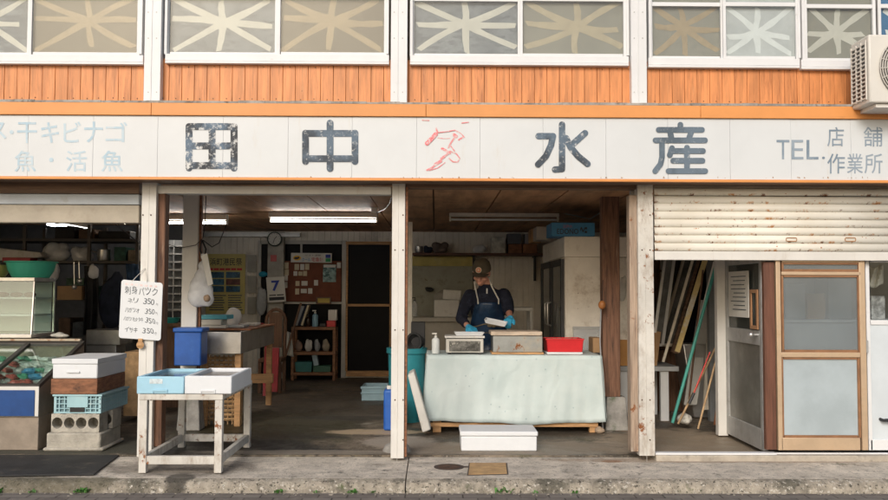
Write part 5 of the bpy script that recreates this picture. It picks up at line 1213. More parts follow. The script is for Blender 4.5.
# things on it
bottle(435.7, 1.42, TT, .038, .2, 'soap_bottle', 'white pump bottle at the left end of the covered table', M('milky bottle', (.66, .68, .66), .3), paper)
ys = 1.36; x0, x1 = X(446, ys, 345), X(483.5, ys, 345); zs0, zs1 = TT, Z(339, ys, 465)
scl = thing('weighing_scale', 'silver weighing scale with glass front on the covered table', 'scale', ((x0 + x1) / 2, ys + .15, TT))
MB().box(x0, x1, ys, ys + .28, zs0 + .012, zs1).build('housing', M('scale enamel', (.55, .53, .48), .4, .2, .1, 6, .03, 40, [(RUST, 9, .62, .7)]), scl, bevel=.006)
MB().box(x0 + .03, x1 - .03, ys - .004, ys - .0005, zs0 + .025, zs1 - .02).build('dial_window', M('smoky glass', (.15, .145, .13), .15, 0, .6, 14, 0, 60, [((.4, .38, .33), 16, .55, .62)]), scl)
MB().box(x0 - .012, x1 + .012, ys - .012, ys + .29, zs1 + .008, zs1 + .028).box(x0 + .05, x1 - .05, ys + .05, ys + .2, zs1, zs1 + .008).build('platform', white_paint, scl, bevel=.004)
for x_ in (x0 + .02, x1 - .05): MB().box(x_, x_ + .03, ys + .01, ys + .05, zs0, zs0 + .0115).build('foot', black_plastic, scl)
def tray(label, c, wx, wy, h, mat, rot=None, name='foam_tray'):
    m = MB().hexa([(-wx * .42, -wy * .42, 0), (wx * .42, -wy * .42, 0), (wx * .42, wy * .42, 0), (-wx * .42, wy * .42, 0), (-wx / 2, -wy / 2, h), (wx / 2, -wy / 2, h), (wx / 2, wy / 2, h), (-wx / 2, wy / 2, h)])
    m.f.pop(1)
    m.hexa([(-wx * .40, -wy * .40, .006), (wx * .40, -wy * .40, .006), (wx * .40, wy * .40, .006), (-wx * .40, wy * .40, .006), (-wx * .47, -wy * .47, h), (wx * .47, -wy * .47, h), (wx * .47, wy * .47, h), (-wx * .47, wy * .47, h)])
    m.f.pop(-5)
    n = len(m.v); A = m.v
    for i in range(4): j = (i + 1) % 4; m.f.append((4 + i, 4 + j, 12 + j, 12 + i))
    rot = rot or Matrix.Identity(3); m.v = [Vector(c) + rot @ p for p in m.v]
    return solo(m, name, label, 'tray', mat)
zpl = zs1 + .029
tray('white foam tray lying on the weighing scale', (X(469, 1.5, 335), 1.50, zpl), .29, .18, .03, styro)
yb = 1.34; x0, x1 = X(493, yb, 343), X(542.5, yb, 343)
sbx = thing('cutting_box', 'grey steel box with wooden lid in front of the man', 'box', ((x0 + x1) / 2, yb + .15, TT))
MB().box(x0, x1, yb, yb + .32, TT + .02, Z(335.7, yb, 518)).build('body', M('stained grey steel', (.30, .31, .30), .4, .5, .15, 5, .05, 40, [((.42, .37, .30), 4, .5, .75), (RUST, 8, .60, .68)]), sbx, bevel=.004)
MB().box(x0 - .02, x1 - .005, yb - .02, yb + .34, Z(335.5, yb, 518), Z(331.5, yb, 518)).build('lid', M('pale worn lid wood', (.52, .42, .32), .6, 0, .2, 5, .1, 40, [((.35, .18, .08), 6, .55, .75)], grain=(1, 5, 5)), sbx, bevel=.004)
MB().box(x0 - .012, x1 + .012, yb - .012, yb + .33, TT, TT + .019).build('base', tan_wood, sbx, bevel=.003)
yr_ = 1.35; x0, x1 = X(547, yr_, 345), X(583, yr_, 345); zz = TT + .022
solo(MB().box(x0 - .0, x1 + .0, yr_ - .0, yr_ + .3, TT, TT + .02), 'foam_sheet', 'white foam slab beneath the red tray', 'slab', styro, bevel=.006)
rt = thing('red_basket', 'red plastic tray basket on the covered table', 'basket', ((x0 + x1) / 2, yr_ + .15, zz))
m = MB(); h = Z(339.5, yr_, 565) - zz
b_ = [(x0 + .006, yr_ + .006), (x1 - .006, yr_ + .006), (x1 - .006, yr_ + .28), (x0 + .006, yr_ + .28)]; t_ = [(x0 - .005, yr_ - .005), (x1 + .005, yr_ - .005), (x1 + .005, yr_ + .29), (x0 - .005, yr_ + .29)]
for i in range(4):
    j = (i + 1) % 4; d = Vector((t_[i][0] + t_[j][0] - x0 - x1, t_[i][1] + t_[j][1] - 2 * yr_ - .285, 0)).normalized() * -.006
    m.slab([(*b_[i], zz), (*b_[j], zz), (*t_[j], zz + h), (*t_[i], zz + h)], d)
m.slab([(*p, zz) for p in b_], (0, 0, .006))
m.build('body', red_plastic, rt)
rim = MB()
for i in range(4): rim.bar((*t_[i], zz + h), (*t_[(i + 1) % 4], zz + h), .014, .012, (0, 0, 1))
rim.build('rim', red_plastic, rt)
m = MB()
for i in range(6): m.ball((x0 + .04 + i * .05, yr_ + .13 + random.uniform(-.04, .04), zz + h - .012), .03, .03, .02)
m.build('contents', M('pink fish fillets', (.45, .16, .13), .4), rt)

# ------------------------------------------------------------------ things behind the man
solo(MB().pbox(412, 472, 317.5, 322, 5.2, 5.9).box(X(414, 5.25), X(470, 5.25), 5.25, 5.85, FL, Z(322.2, 5.2, 440)), 'rear_counter', 'pale kitchen counter along the rear wall left of the man', 'counter', M('counter laminate', (.42, .39, .33), .5, 0, .1, 3, .03, 40, [((.25, .22, .17), 3, .5, .8)]), bevel=.006)
zc2 = Z(317.3, 5.2, 440)
solo(MB().box(X(434, 5.3), X(459, 5.3), 5.3, 5.65, zc2, zc2 + .24), 'foam_box', 'larger dirty foam box on the rear counter', 'box', styro_old, bevel=.01)
solo(MB().box(X(443, 5.35), X(461, 5.35), 5.35, 5.6, zc2 + .242, zc2 + .38, Matrix.Rotation(.06, 3, 'Y')), 'foam_box', 'smaller foam box resting on the dirty foam box', 'box', styro_old, bevel=.01)
sack('grey_sack', 'slumped grey sack on the rear counter beside the foam boxes', 'sack', 433, 448, 289, 303, 5.6, M('grey sacking', (.28, .26, .22), .8), 7)
sack('black_cloth', 'small black cloth pinned on the stained rear board', 'cloth', 425, 434, 286, 292, 6.35, black_rubber, 4, .3)
bottle(414.5, 5.4, zc2, .04, .28, 'bottle', 'clear bottle at the left end of the rear counter', clear_plastic)
zsf = Z(253, 6.1, 480)
wsf = thing('wall_shelf', 'long dark wooden shelf along the rear wall behind the man', 'shelf', W(480, 255, 6.2))
MB().box(X(412, 6.1), X(556, 6.1), 6.1, 6.49, zsf - .035, zsf).build('shelf_board', M('dark red brown plank', (.11, .05, .035), .6), wsf, bevel=.003)
for u in (473, 534): MB().pbox(u, u + 2, 255.5, 281, 6.40, 6.49).box(X(u, 6.15), X(u + 2, 6.15), 6.15, 6.395, zsf - .06, zsf - .036).build('bracket', black_paint, wsf)
sack('kettle_cover', 'dark domed bundle on the wall shelf above the stained board', 'bundle', 431, 449, 241, 254, 6.25, M('dark taupe cloth', (.13, .10, .085), .8), 6)
c = X(419, 6.25, 250); solo(MB().lathe([(.05, 0), (.06, .02), (.06, .1), (.065, .105), (.0, .11)], (c, 6.25, zsf + .001), 18), 'steel_pot', 'small steel pot at the left end of the wall shelf', 'pot', alu)
sack('dark_bundle', 'black cloth bundle between the pot and the domed bundle', 'bundle', 423, 433, 245, 254, 6.25, dark_cloth, 4)
small_ = lambda u0, u1, v0, v1, Y, d, name, label, cat, mat: solo(MB().box(X(u0, Y, 245), X(u1, Y, 245), Y, Y + d, zsf + .001 if v1 == 253 else Z(v1, Y, (u0 + u1) / 2), Z(v0, Y, (u0 + u1) / 2)), name, label, cat, mat, bevel=.006)
sack('plastic_bag', 'crinkled clear bag on the wall shelf above the man', 'bag', 471.5, 486, 243, 254, 6.25, bag_film, 7)
small_(491.5, 505.5, 237, 253, 6.15, .25, 'storage_tub', 'square translucent white tub on the wall shelf', 'tub', M('milky tub', (.5, .49, .43), .4, 0, .3, 12, .1))
small_(508.5, 522, 244, 253, 6.15, .25, 'wooden_box', 'left one of two small orange brown wooden boxes on the wall shelf', 'box', rust_wood)
small_(523.2, 537, 244, 253, 6.15, .25, 'wooden_box', 'right one of two small orange brown wooden boxes on the wall shelf', 'box', M('orange brown crate wood', (.30, .13, .06), .7, 0, .3, 12, .3))
small_(507.5, 521, 233.5, 243.7, 6.17, .22, 'storage_box', 'dark grey box on top of the left wooden box', 'box', M('slate box', (.12, .13, .15), .6))
small_(525, 536, 233.5, 243.7, 6.2, .22, 'storage_box', 'pale grey box on top of the right wooden box', 'box', M('pale grey carton', (.34, .33, .33), .6))
# white steel stand right of the man
wt = thing('steel_stand', 'white steel stand behind the man at his left hand', 'stand', (X(523, 3.4), 3.6, FL))
x0, x1 = X(505, 3.4, 320), X(533, 3.4, 320)
MB().box(x0, x1, 3.4, 3.8, Z(311, 3.4, 520), Z(307.5, 3.4, 520)).build('top', white_paint, wt, bevel=.003)
for x_ in (x0, x1 - .035):
    for y_ in (3.405, 3.76): MB().box(x_, x_ + .033, y_, y_ + .033, FL, Z(311.2, 3.4, 520)).build('leg', white_paint, wt)
# big fridge
YF = 2.1; fx = X(565, YF, 290); fx2 = X(629, YF, 290); fzt = Z(236.5, YF, 595)
fg = thing('cold_cabinet', 'tall rust stained white refrigerator with dark glass doors facing left', 'refrigerator', ((fx + fx2) / 2, 3, FL))
MB().box(fx, fx2, YF, 3.9, FL + .08, fzt - .215).build('cabinet', fridge_white, fg, bevel=.008)
MB().box(fx - .008, fx2 + .004, YF - .008, 3.905, fzt - .213, fzt).build('housing', fridge_top, fg, bevel=.008)
MB().box(fx + .03, fx2 - .03, YF + .03, 3.85, FL, FL + .079).build('plinth', black_paint, fg)
for i in range(2):
    a, b = YF + .06 + i * .89, YF + .06 + i * .89 + .85
    m = MB()
    for q in ((a, a + .05, .15, fzt - .23), (b - .05, b, .15, fzt - .23), (a + .05, b - .05, .15, .22), (a + .05, b - .05, fzt - .30, fzt - .23)): m.box(fx - .035, fx - .001, *q)
    d = m.build('door', black_paint, fg, bevel=.003)
    MB().box(fx - .02, fx - .012, a + .05, b - .05, .22, fzt - .30).build('pane', M('cooler glass', (.06, .075, .075), .08, 0, .5, 3, 0), d)
    hy = a + .09 if i else b - .09
    MB().tube([(fx - .036, hy, .95), (fx - .075, hy, .97), (fx - .075, hy, 1.2), (fx - .036, hy, 1.22)], .010, 8).build('handle', alu, d)
zE = fzt + .001
ed = thing('blue_crate', 'sky blue crate lettered EDONO on top of the refrigerator', 'crate', (X(573, 2.12), 2.3, zE))
sh_ = MB().pbox(551.5, 595, 222.5, 236.2, 2.08, 2.5).build('shell', edono_blue, ed, bevel=.008)
ed.location.z = wloc(ed).z
letters([('EDONO', 557, 578.5, 228.8, 234)], ink_black, .008, sh_, 2.074); letters([('江戸の', 563, 572, 225, 228)], ink_red, .0, sh_, 2.074); letters([('〜=', 580, 587, 227, 233)], ink_black, .02, sh_, 2.074)
solo(MB().box(X(536.5, 2.75, 235), X(551, 2.75, 235), 2.75, 3.1, zE, Z(226.5, 2.75, 540)), 'storage_box', 'grey carton on the refrigerator behind the lettered blue crate', 'box', M('grey carton', (.38, .36, .33), .7), bevel=.005)
solo(MB().box(X(531, 3.3, 235), X(541, 3.3, 235), 3.3, 3.6, zE, Z(229, 3.3, 536)), 'storage_box', 'tan carton at the rear edge of the refrigerator top', 'box', cardboard, bevel=.005)
# right of the post
gt = thing('grey_table', 'low grey folding table behind the right front post', 'table', (X(650, 2.0), 2.3, FL)); zg = Z(366.5, 2.0, 645)
MB().box(X(612, 2.0, 370), X(679, 2.0, 370), 2.0, 2.6, zg - .05, zg).build('top', M('grey laminate', (.36, .37, .37), .5, 0, .1, 4, .02), gt, bevel=.004)
for u in (620, 661.5):
    for y_ in (2.03, 2.5): MB().box(X(u, 2.0, 390), X(u + 8, 2.0, 390), y_, y_ + .05, FL, zg - .051).build('leg', cabinet_white, gt)
solo(MB().box(X(610, 2.05, 350), X(633, 2.05, 350), 2.05, 2.35, zg + .001, Z(340, 2.05, 620)), 'storage_box', 'orange tan carton on the grey table beside the timber post', 'box', M('orange carton', (.50, .25, .08), .7, 0, .1), bevel=.005)
solo(MB().slab([W(640, 366, 2.1), W(657, 366, 2.1), W(661, 332, 2.3), W(648, 330, 2.3)], (0, .1, 0)), 'cardboard_sheet', 'folded tan cardboard on the grey table behind the right post', 'cardboard', cardboard)
bn = thing('clear_bin', 'clear plastic bin behind the right end of the covered table', 'bin', (X(590, 1.75), 1.9, TT - .3))
zz0, zz1 = FL, Z(327, 1.99, 590)
x0, x1 = X(574, 1.99, 340), X(601, 1.99, 340)
m = MB()
for q in ((x0, x1, 1.99, 1.996), (x0, x1, 2.06, 2.066), (x0, x0 + .006, 1.996, 2.06), (x1 - .006, x1, 1.996, 2.06)): m.box(*q, .62, zz1)
m.build('walls', clear_plastic, bn); MB().box(x0 - .01, x1 + .01, 1.98, 1.989, zz1 - .02, zz1 + .004).build('rim', M('bin rim', (.5, .5, .48), .4, alpha=.7), bn)
MB().box(x0, x1, 1.99, 2.066, FL, .619).build('stand', cardboard, bn)
solo(MB().box(X(593, 1.6, 346), X(601.5, 1.6, 346), 1.6, 1.85, TT, Z(338, 1.6, 597)), 'storage_box', 'small brown carton at the right end of the covered table', 'box', cardboard, bevel=.004)
c = W(602, 305, 1.3); og = thing('orange_float', 'orange ball float hanging on the dark timber post', 'float', c)
MB().ball(c, .036, .036, .042, 18, 12).build('ball', M('orange float', (.36, .14, .04), .5, 0, .2, 10, .1), og)
MB().tube([c + Vector((0, 0, .042)), W(603, 280, 1.38)], .003, 5).build('cord', black_plastic, og)
solo(MB().tube([W(601, 308, 1.34), W(600, 340, 1.33), W(601.5, 370, 1.33), W(600, 400, 1.33), W(603, 428, 1.33)], .006, 6), 'grey_cable', 'grey cord running down the left of the dark timber post', 'cord', grey_box)
sack('white_rag', 'white rag hanging just right of the dark timber post', 'rag', 618, 627, 272, 302, 1.9, white_cloth, 6, .3)
sack('foot_rag', 'crumpled brown rag at the right foot of the covered table', 'rag', 594, 605, 425, 434, 1.25, M('brown rag', (.36, .27, .19), .9), 5, .8)

# ------------------------------------------------------------------ things stored behind the shutter bay
def sashp(label, top, bot, wd, Y, mat, edge, dy):
    # leaning sash: left edge from bottom to top (pixels), width in metres
    b, t_ = W(*bot, Y), W(*top, Y + dy); r = Vector((wd, 0, 0)); ax = (t_ - b).normalized(); n = ax.cross(r).normalized()
    t = thing('window_sash', label, 'window sash', b)
    MB().slab([b + r * .06, b + r * .94, t_ + r * .94, t_ + r * .06], n * .01).build('pane', mat, t)
    m = MB()
    m.bar(b, t_, .03, .03).bar(b + r, t_ + r, .03, .03).bar(b + r * .06, b + r * .94, .03, .03, (0, 0, 1)).bar(t_ + r * .06, t_ + r * .94, .03, .03, (0, 0, 1))
    m.build('frame', edge, t)
sashp('leftmost dark glazed sash leaning behind the half shutter', (676, 235), (655, 330), .22, 2.7, M('dusty sash glass', (.065, .063, .058), .25, 0, .3, 5, 0), alu_dull, .05)
sashp('middle dark glazed sash with pale frame leaning behind the half shutter', (690, 235), (660, 345), .25, 2.5, M('smeared sash glass', (.09, .088, .08), .25, 0, .4, 5, 0), M('cream sash', (.45, .40, .32), .5), .05)
sashp('slim grey sash standing at the far left behind the half shutter', (668, 235), (653, 345), .1, 2.3, M('grey sash glass', (.10, .10, .095), .2, 0, .3, 5, 0), alu, .05)
sashp('brown framed sash leaning right of the pale framed one', (706, 235), (672, 352), .2, 2.45, dark_glass, brown_beam, .05)
def pole(label, a, b, Ya, Yb, r, mat, name='pole', sq=False):
    m = MB(); p, q = W(*a, Ya), W(*b, Yb)
    (m.bar(p, q, r * 2, r) if sq else m.tube([p, q], r, 10)); return solo(m, name, label, 'pole', mat)
pole('long teal pole leaning behind the half shutter', (718, 258), (672.5, 423), 1.5, 1.45, .016, teal_rod)
pole('flat yellow staff fading to white leaning behind the half shutter', (708, 250), (677, 352), 1.9, 1.75, .024, rule_yellow, 'wooden_staff', True)
pole('long brown bamboo pole leaning with its foot by the rag', (727, 325), (678, 424), 1.4, 1.35, .011, bamboo)
pole('short pale bamboo pole leaning against the door jamb', (720, 345), (698, 429), 1.25, 1.2, .010, bamboo)
pole('pale square batten leaning left of the yellow staff', (697, 245), (663, 362), 2.0, 1.9, .013, M('pale batten', (.55, .50, .40), .7, 0, .2, 8), 'wooden_batten', True)
solo(MB().slab([W(684, 405, 2.12), W(697, 405, 2.12), W(712, 300, 2.3), W(700, 300, 2.3)], (0, .02, 0)), 'pale_board', 'pale grey board leaning behind the white pipe', 'board', M('pale grey board', (.50, .49, .45), .6, 0, .15, 4, .05, 40, [((.3, .27, .22), 4, .5, .8)]))
solo(MB().slab([W(703, 410, 2.05), W(712, 410, 2.05), W(716, 322, 2.15), W(708, 322, 2.15)], (0, .02, 0)), 'pale_board', 'cream upright board just left of the white door jamb', 'board', M('cream upright board', (.56, .51, .42), .6, 0, .15, 4, .05, 40, [((.3, .24, .17), 4, .5, .8)]))
pole('white plastic pipe leaning between the yellow staff and teal pole', (714, 262), (682, 392), 1.75, 1.6, .010, white_paint, 'plastic_pipe')
pole('dark wooden stick crossing behind the teal pole', (703, 270), (689, 400), 1.85, 1.75, .010, dark_wood, 'wooden_stick')
pole('thin red rod leaning on the steel bin', (710, 352), (694, 393), 1.32, 1.3, .007, mat_red_rod)
pole('black handled brush leaning below the red rod', (694, 393), (689, 404), 1.3, 1.29, .014, black_plastic, 'brush')
yb = 2.2
m = MB().hexa([W(694, 417, yb), W(722, 417, yb), W(722, 417, yb) + Vector((0, .4, 0)), W(694, 417, yb) + Vector((0, .4, 0)), W(683, 344, yb), W(727, 344, yb), W(727, 344, yb) + Vector((0, .4, 0)), W(683, 344, yb) + Vector((0, .4, 0))])
for p in m.v[:4]: p.z = FL + .01
solo(m, 'steel_bin', 'tapered grey steel bin behind the leaning poles', 'bin', steel, bevel=.01)
sack('floor_rag', 'white crumpled rag on the floor at the foot of the poles', 'rag', 676, 693, 411, 424, 1.5, white_cloth, 6, .8)
solo(MB().pbox(652, 690, 345, 349, 2.7, 3.2).box(X(655, 2.7), X(688, 2.7), 2.75, 3.15, FL, Z(349.2, 2.7)), 'dark_chest', 'dark wooden chest behind the grey table', 'chest', dark_wood, bevel=.006)
for i, v in enumerate((262, 280, 296, 312)): 
    if i == 0:
        ds = thing('stock_shelf', 'dark shelf of stacked stock behind the teal pole', 'shelf', (X(710, 3.1), 3.2, FL)); m = MB(); m2 = MB()
    z = Z(v + 8, 3.0, 700); m.box(X(660, 3.0), X(732, 3.0), 3.0, 3.35, z - .02, z)
    for j in range(5): xx = X(690 + j * 8, 3.05); m2.box(xx, xx + .075, 3.05 + random.random() * .1, 3.3, z + .001, z + random.uniform(.05, .16))
m.box(X(660, 3.0), X(661, 3.0), 3.0, 3.35, FL, 2.0).box(X(731, 3.0), X(732, 3.0), 3.0, 3.35, FL, 2.0)
m.build('shelf_board', dark_wood, ds); m2.build('stock', M('stock cartons', (.20, .19, .16), .7, 0, .5, 20), ds)
solo(MB().slab([W(724, 352, 1.6), W(728, 352, 1.6), W(727, 425, 1.5), W(714, 425, 1.5)], (0, .02, 0)), 'brown_board', 'reddish brown board standing beside the white door jamb', 'board', M('red brown ply', (.26, .11, .05), .6, 0, .2, 4, .1))
# behind the sliding doors
x0, x1 = X(777, .4, 360), X(960, .4, 360)
solo(MB().box(x0, x1, .4, .8, FL, Z(323, .4, 830)).box(x0 - .01, x1, .385, .81, Z(323, .4, 830) + .001, Z(321, .4, 830) + .012), 'storage_cabinet', 'long pale cabinet seen through the sliding door glass', 'cabinet', cabinet_white, bevel=.004)
zc3 = Z(321, .4, 830) + .013
for i, (u0, u1, h, mt, lb) in enumerate(((786, 806, .30, grey_box, 'grey box on the pale cabinet behind the sliding door'), (808, 826, .22, cardboard, 'brown carton on the pale cabinet behind the sliding door'), (829, 852, .36, M('slate carton', (.22, .24, .25), .7), 'slate carton on the pale cabinet behind the sliding door'), (872, 886, .20, M('crinkled silver stock', (.4, .4, .4), .5, 0, .5, 20, .5), 'crinkled silver packet on the pale cabinet at the right edge'))):
    solo(MB().box(X(u0, .48), X(u1, .48), .48, .75, zc3, zc3 + h), 'storage_box', lb, 'box', mt, bevel=.005)
solo(MB().grid(lambda a, b: W(869 + 14 * a, 266 + 20 * b + 2 * math.sin(5 * a), .35 + .02 * math.sin(11 * a + 4 * b)), 12, 10), 'hanging_towel', 'white towel hanging behind the glass at the right edge', 'towel', white_cloth, solid=.01)
MB().box(XD + .12, 4.98, 2.0, 2.08, 0, zc - .003).build('office_partition', M('grey office wall', (.22, .23, .23), .8, 0, .2, 3), bld)

# ------------------------------------------------------------------ street details
c = G(449, 467, .001); mh = thing('round_cover', 'round rusty iron lid set in the pavement', 'manhole cover', (c.x, c.y, .0005))
MB().lathe([(.085, 0), (.085, .004), (.078, .006), (0, .006)], (c.x, c.y, .0005), 28).build('lid', manhole_rust, mh)
MB().lathe([(.115, -.02), (.115, .002), (.086, .003), (.086, -.02)], (c.x, c.y, .0005), 28).box(c.x + .11, c.x + .15, c.y - .02, c.y + .02, -.004, .003).build('ring', M('dark iron ring', (.07, .05, .04), .8), mh)
q = [G(468.5, 475, .001), G(507, 474, .001), G(506, 463.5, .001), G(470, 463.5, .001)]
sq_ = thing('square_cover', 'square tan iron cover set in the pavement', 'cover', G(487, 469, 0))
MB().slab([p + Vector((0, 0, -.0)) for p in q], (0, 0, .005)).build('lid', cover_tan, sq_, bevel=.003)
cen = sum(q, Vector()) / 4
MB().slab([cen + (p - cen) * 1.07 - Vector((0, 0, .01)) for p in q], (0, 0, .011)).build('frame', M('dark cover frame', (.09, .07, .055), .8), sq_)
def weed(u, v, hgt, n, label):
    c = G(u, v, -.085); c.y = min(c.y, -.772); m = MB()
    for i in range(n):
        a = random.uniform(0, 6.28); l = random.uniform(.4, 1) * hgt; wd = l * random.uniform(.16, .3)
        d = Vector((math.cos(a), math.sin(a) * .6 - .1, 0)); up = Vector((0, 0, 1)); s_ = Vector((-d.y, d.x, 0)).normalized()
        b = c + Vector((random.uniform(-1, 1) * hgt * .9, random.uniform(-.2, .2) * hgt, 0))
        p1 = b + d * l * .35 + up * l * .6; p2 = b + d * l * .8 + up * l * random.uniform(.5, .95)
        m.add([b - s_ * wd * .2, b + s_ * wd * .2, p1 + s_ * wd, p2, p1 - s_ * wd], [(0, 1, 2, 4), (4, 2, 3)])
    solo(m, 'weed', label, 'weed', leaf_green, 'weeds along the kerb', smooth=False)
for u, v, h, n, lb in ((6, 489, .05, 18, 'leftmost low weed tuft at the kerb'), (37, 490, .035, 12, 'small weed between the two tufts under the mat'), (88, 489, .05, 24, 'broad green weed tuft at the kerb below the mat'), (281, 490, .04, 18, 'weed tuft at the kerb below the dark workshop floor'), (318, 491, .03, 10, 'tiny weed left of the middle post at the kerb'), (353, 491, .04, 22, 'spreading weed at the kerb before the middle post'), (372, 491.5, .03, 10, 'last little weed just left of the kerb joint'), (501, 488, .065, 14, 'dark upright weed on the kerb below the tan cover'), (535, 490, .03, 8, 'tiny weed right of the tan cover at the kerb'), (574, 491, .035, 10, 'small yellowish weed at the kerb below the covered table')):
    weed(u, v, h, n, lb)
gr = MB()
for i in range(260):
    x_ = random.uniform(-3.5, 3.5); y_ = -.765 - abs(random.gauss(0, .03)); r = random.uniform(.002, .007)
    gr.ball((x_, y_, -.086), r * 1.4, r, r * .7, 5, 4)
o = gr.build('gutter_grit', M('grit', (.28, .25, .21), .9, 0, .4, 30), None); o['kind'] = 'stuff'; o['label'] = 'loose grit and crumbs along the foot of the kerb'; o['category'] = 'grit'

# ------------------------------------------------------------------ the fishmonger
PY = 2.28
man = thing('person', 'man in olive cap, navy sweater and blue apron standing behind the table', 'person', (X(487, PY, 340), PY, FL))
P = lambda u, v, Y: W(u, v, Y)
pel = Vector((X(488, 2.32, 350), 2.32, .86)); wst = Vector((X(488, 2.30, 335), 2.29, 1.0)); che = Vector((X(487.5, 2.24, 305), 2.22, 1.21)); shc = Vector((X(487, 2.2, 288), 2.18, 1.345))
nk = P(486, 286, 2.12); hd = P(481.5, 273, 2.03)
sl_, sr_ = P(470.2, 296.0, 2.19), P(503.8, 295.0, 2.19)
el_, er_ = P(461, 318.5, 2.16), P(508.5, 310.5, 2.2)
wl_, wr_ = P(468.5, 327, 1.90), P(510.5, 318, 1.96)
hl_, hr_ = P(477, 332, 1.78), P(505.5, 324, 1.84)
def limb(mb, pts, rs):
    mb.tube(pts, rs, 12); [mb.ball(p, r * .99, r * .99, r * .99, 12, 8) for p, r in zip(pts, rs)]
def lerp(a, b, t): return a * (1 - t) + b * t
def hand(mb, w_, h_, side, grow=0, curl=.5):
    # palm from wrist to hand centre, five separate fingers
    ax = (h_ - w_).normalized(); sd_ = Vector((0, 0, 1)).cross(ax).normalized() * side; dn = ax.cross(sd_).normalized()
    if dn.z > 0: dn = -dn
    pk = w_ + ax * .085
    g = grow; mb.hexa([w_ - sd_ * (.024 + g) - dn * (.014 + g), w_ + sd_ * (.024 + g) - dn * (.014 + g), w_ + sd_ * (.024 + g) + dn * (.014 + g), w_ - sd_ * (.024 + g) + dn * (.014 + g), pk - sd_ * (.040 + g) - dn * (.012 + g), pk + sd_ * (.040 + g) - dn * (.012 + g), pk + sd_ * (.040 + g) + dn * (.012 + g), pk - sd_ * (.040 + g) + dn * (.012 + g)])
    mb.ball(lerp(w_, pk, .5), .034 + grow, .034 + grow, .018 + grow); mb.ball(w_, .027 + grow, .027 + grow, .024 + grow)
    for i, l in enumerate((.068, .078, .073, .058)):
        b = pk + sd_ * (-.031 + i * .0207) - ax * .008; c = curl + .06 * i
        p1 = b + (ax * math.cos(c * .6) + dn * math.sin(c * .6)) * l * .45; p2 = p1 + (ax * math.cos(c * 1.5) + dn * math.sin(c * 1.5)) * l * .32; p3 = p2 + (ax * math.cos(c * 2.2) + dn * math.sin(c * 2.2)) * l * .25
        limb(mb, [b, p1, p2, p3], [.0095 + grow, .009 + grow, .0082 + grow, .007 + grow])
    b = lerp(w_, pk, .35) - sd_ * .030; p1 = b + (ax * .6 - sd_ * .65 + dn * .35).normalized() * .038; p2 = p1 + (ax * .85 - sd_ * .2 + dn * .4).normalized() * .032
    limb(mb, [b, p1, p2], [.0125 + grow, .0105 + grow, .0085 + grow])
hrot = Matrix.Rotation(R(-13), 3, 'Z') @ Matrix.Rotation(R(25), 3, 'X') @ Matrix.Rotation(R(5), 3, 'Y')   # head bowed towards the table
def H(x, y, z): return hd + hrot @ (Vector((x, y, z)) * 1.06)
bd_ = MB()
bd_.loft([(pel, .155, .10), (wst, .145, .095), (che, .165, .105), (shc, .13, .08), (nk, .058, .06), (lerp(nk, hd, .6), .056, .058)])
limb(bd_, [sl_, el_, wl_], [.052, .042, .027]); limb(bd_, [sr_, er_, wr_], [.052, .042, .027])
hand(bd_, wl_, hl_, 1, 0, .35); hand(bd_, wr_, hr_, -1, 0, .7)
for sx in (-1, 1):
    hip = pel + Vector((sx * .085, 0, -.03)); kn = Vector((hip.x + sx * .015, PY - .02, .48)); an = Vector((hip.x + sx * .02, PY + .03, .09))
    limb(bd_, [hip, kn, an], [.085, .055, .038]); limb(bd_, [an + Vector((0, 0, -.045)), an + Vector((sx * .02, -.16, -.055))], [.035, .028])
bd_.ball(hd + hrot @ Vector((0, .012, .02)), .077, .096, .098, 20, 14, hrot); bd_.ball(H(0, -.025, -.045), .06, .068, .07, 16, 12, hrot); bd_.ball(H(0, -.058, -.085), .034, .03, .028, 12, 8, hrot)
bd_.tube([H(0, -.092, .0), H(0, -.112, -.034)], [.010, .016], 8); bd_.ball(H(0, -.108, -.036), .017, .014, .012, 10, 8, hrot)
bd_.ball(H(0, -.092, -.068), .026, .012, .008, 10, 6, hrot); bd_.ball(H(0, -.088, -.080), .022, .012, .008, 10, 6, hrot)
for sx in (-1, 1):
    bd_.ball(H(sx * .078, .012, -.008), .010, .022, .033, 10, 8, hrot); bd_.ball(H(sx * .034, -.082, .018), .024, .014, .010, 10, 6, hrot); bd_.ball(H(sx * .045, -.07, -.03), .024, .02, .02, 10, 6, hrot)
blob(bd_, .0075, 3).build('body', skin, man, smooth=80)
fc_ = MB()
for sx in (-1, 1): fc_.ball(H(sx * .030, -.083, .0), .010, .006, .0035, 10, 6, hrot)
fc_.build('eye', ink_black, man)
hm_ = MB().ball(H(0, .03, .005), .082, .090, .075, 18, 12, hrot); blob(hm_, .012, 2).build('hair', hair_mat, man, smooth=80)
sw = MB()
sw.loft([(pel + Vector((0, 0, .0)), .178, .125), (wst, .168, .118), (che, .19, .128), (lerp(che, shc, .6), .185, .118), (shc + Vector((0, 0, .0)), .14, .098), (lerp(shc, nk, .55), .085, .08), (lerp(nk, hd, .12), .068, .07)])
limb(sw, [sl_, lerp(sl_, el_, .5) + Vector((-.01, 0, 0)), el_, lerp(el_, wl_, .62)], [.075, .068, .06, .047]); limb(sw, [sr_, lerp(sr_, er_, .5) + Vector((.012, 0, 0)), er_, lerp(er_, wr_, .22)], [.075, .069, .062, .052])
rng = random.Random(4)
for i in range(26):   # folds
    t_ = rng.random(); s0, e0 = (sl_, el_) if i % 2 else (sr_, er_); c = lerp(s0, e0, t_); sw.ball(c + Vector((rng.uniform(-.05, .05), -.045, rng.uniform(-.02, .02))), .03, .02, .012, 8, 6, Matrix.Rotation(rng.uniform(-.8, .8), 3, 'Y'))
blob(sw, .010, 4).build('sweater', navy, man, smooth=80)
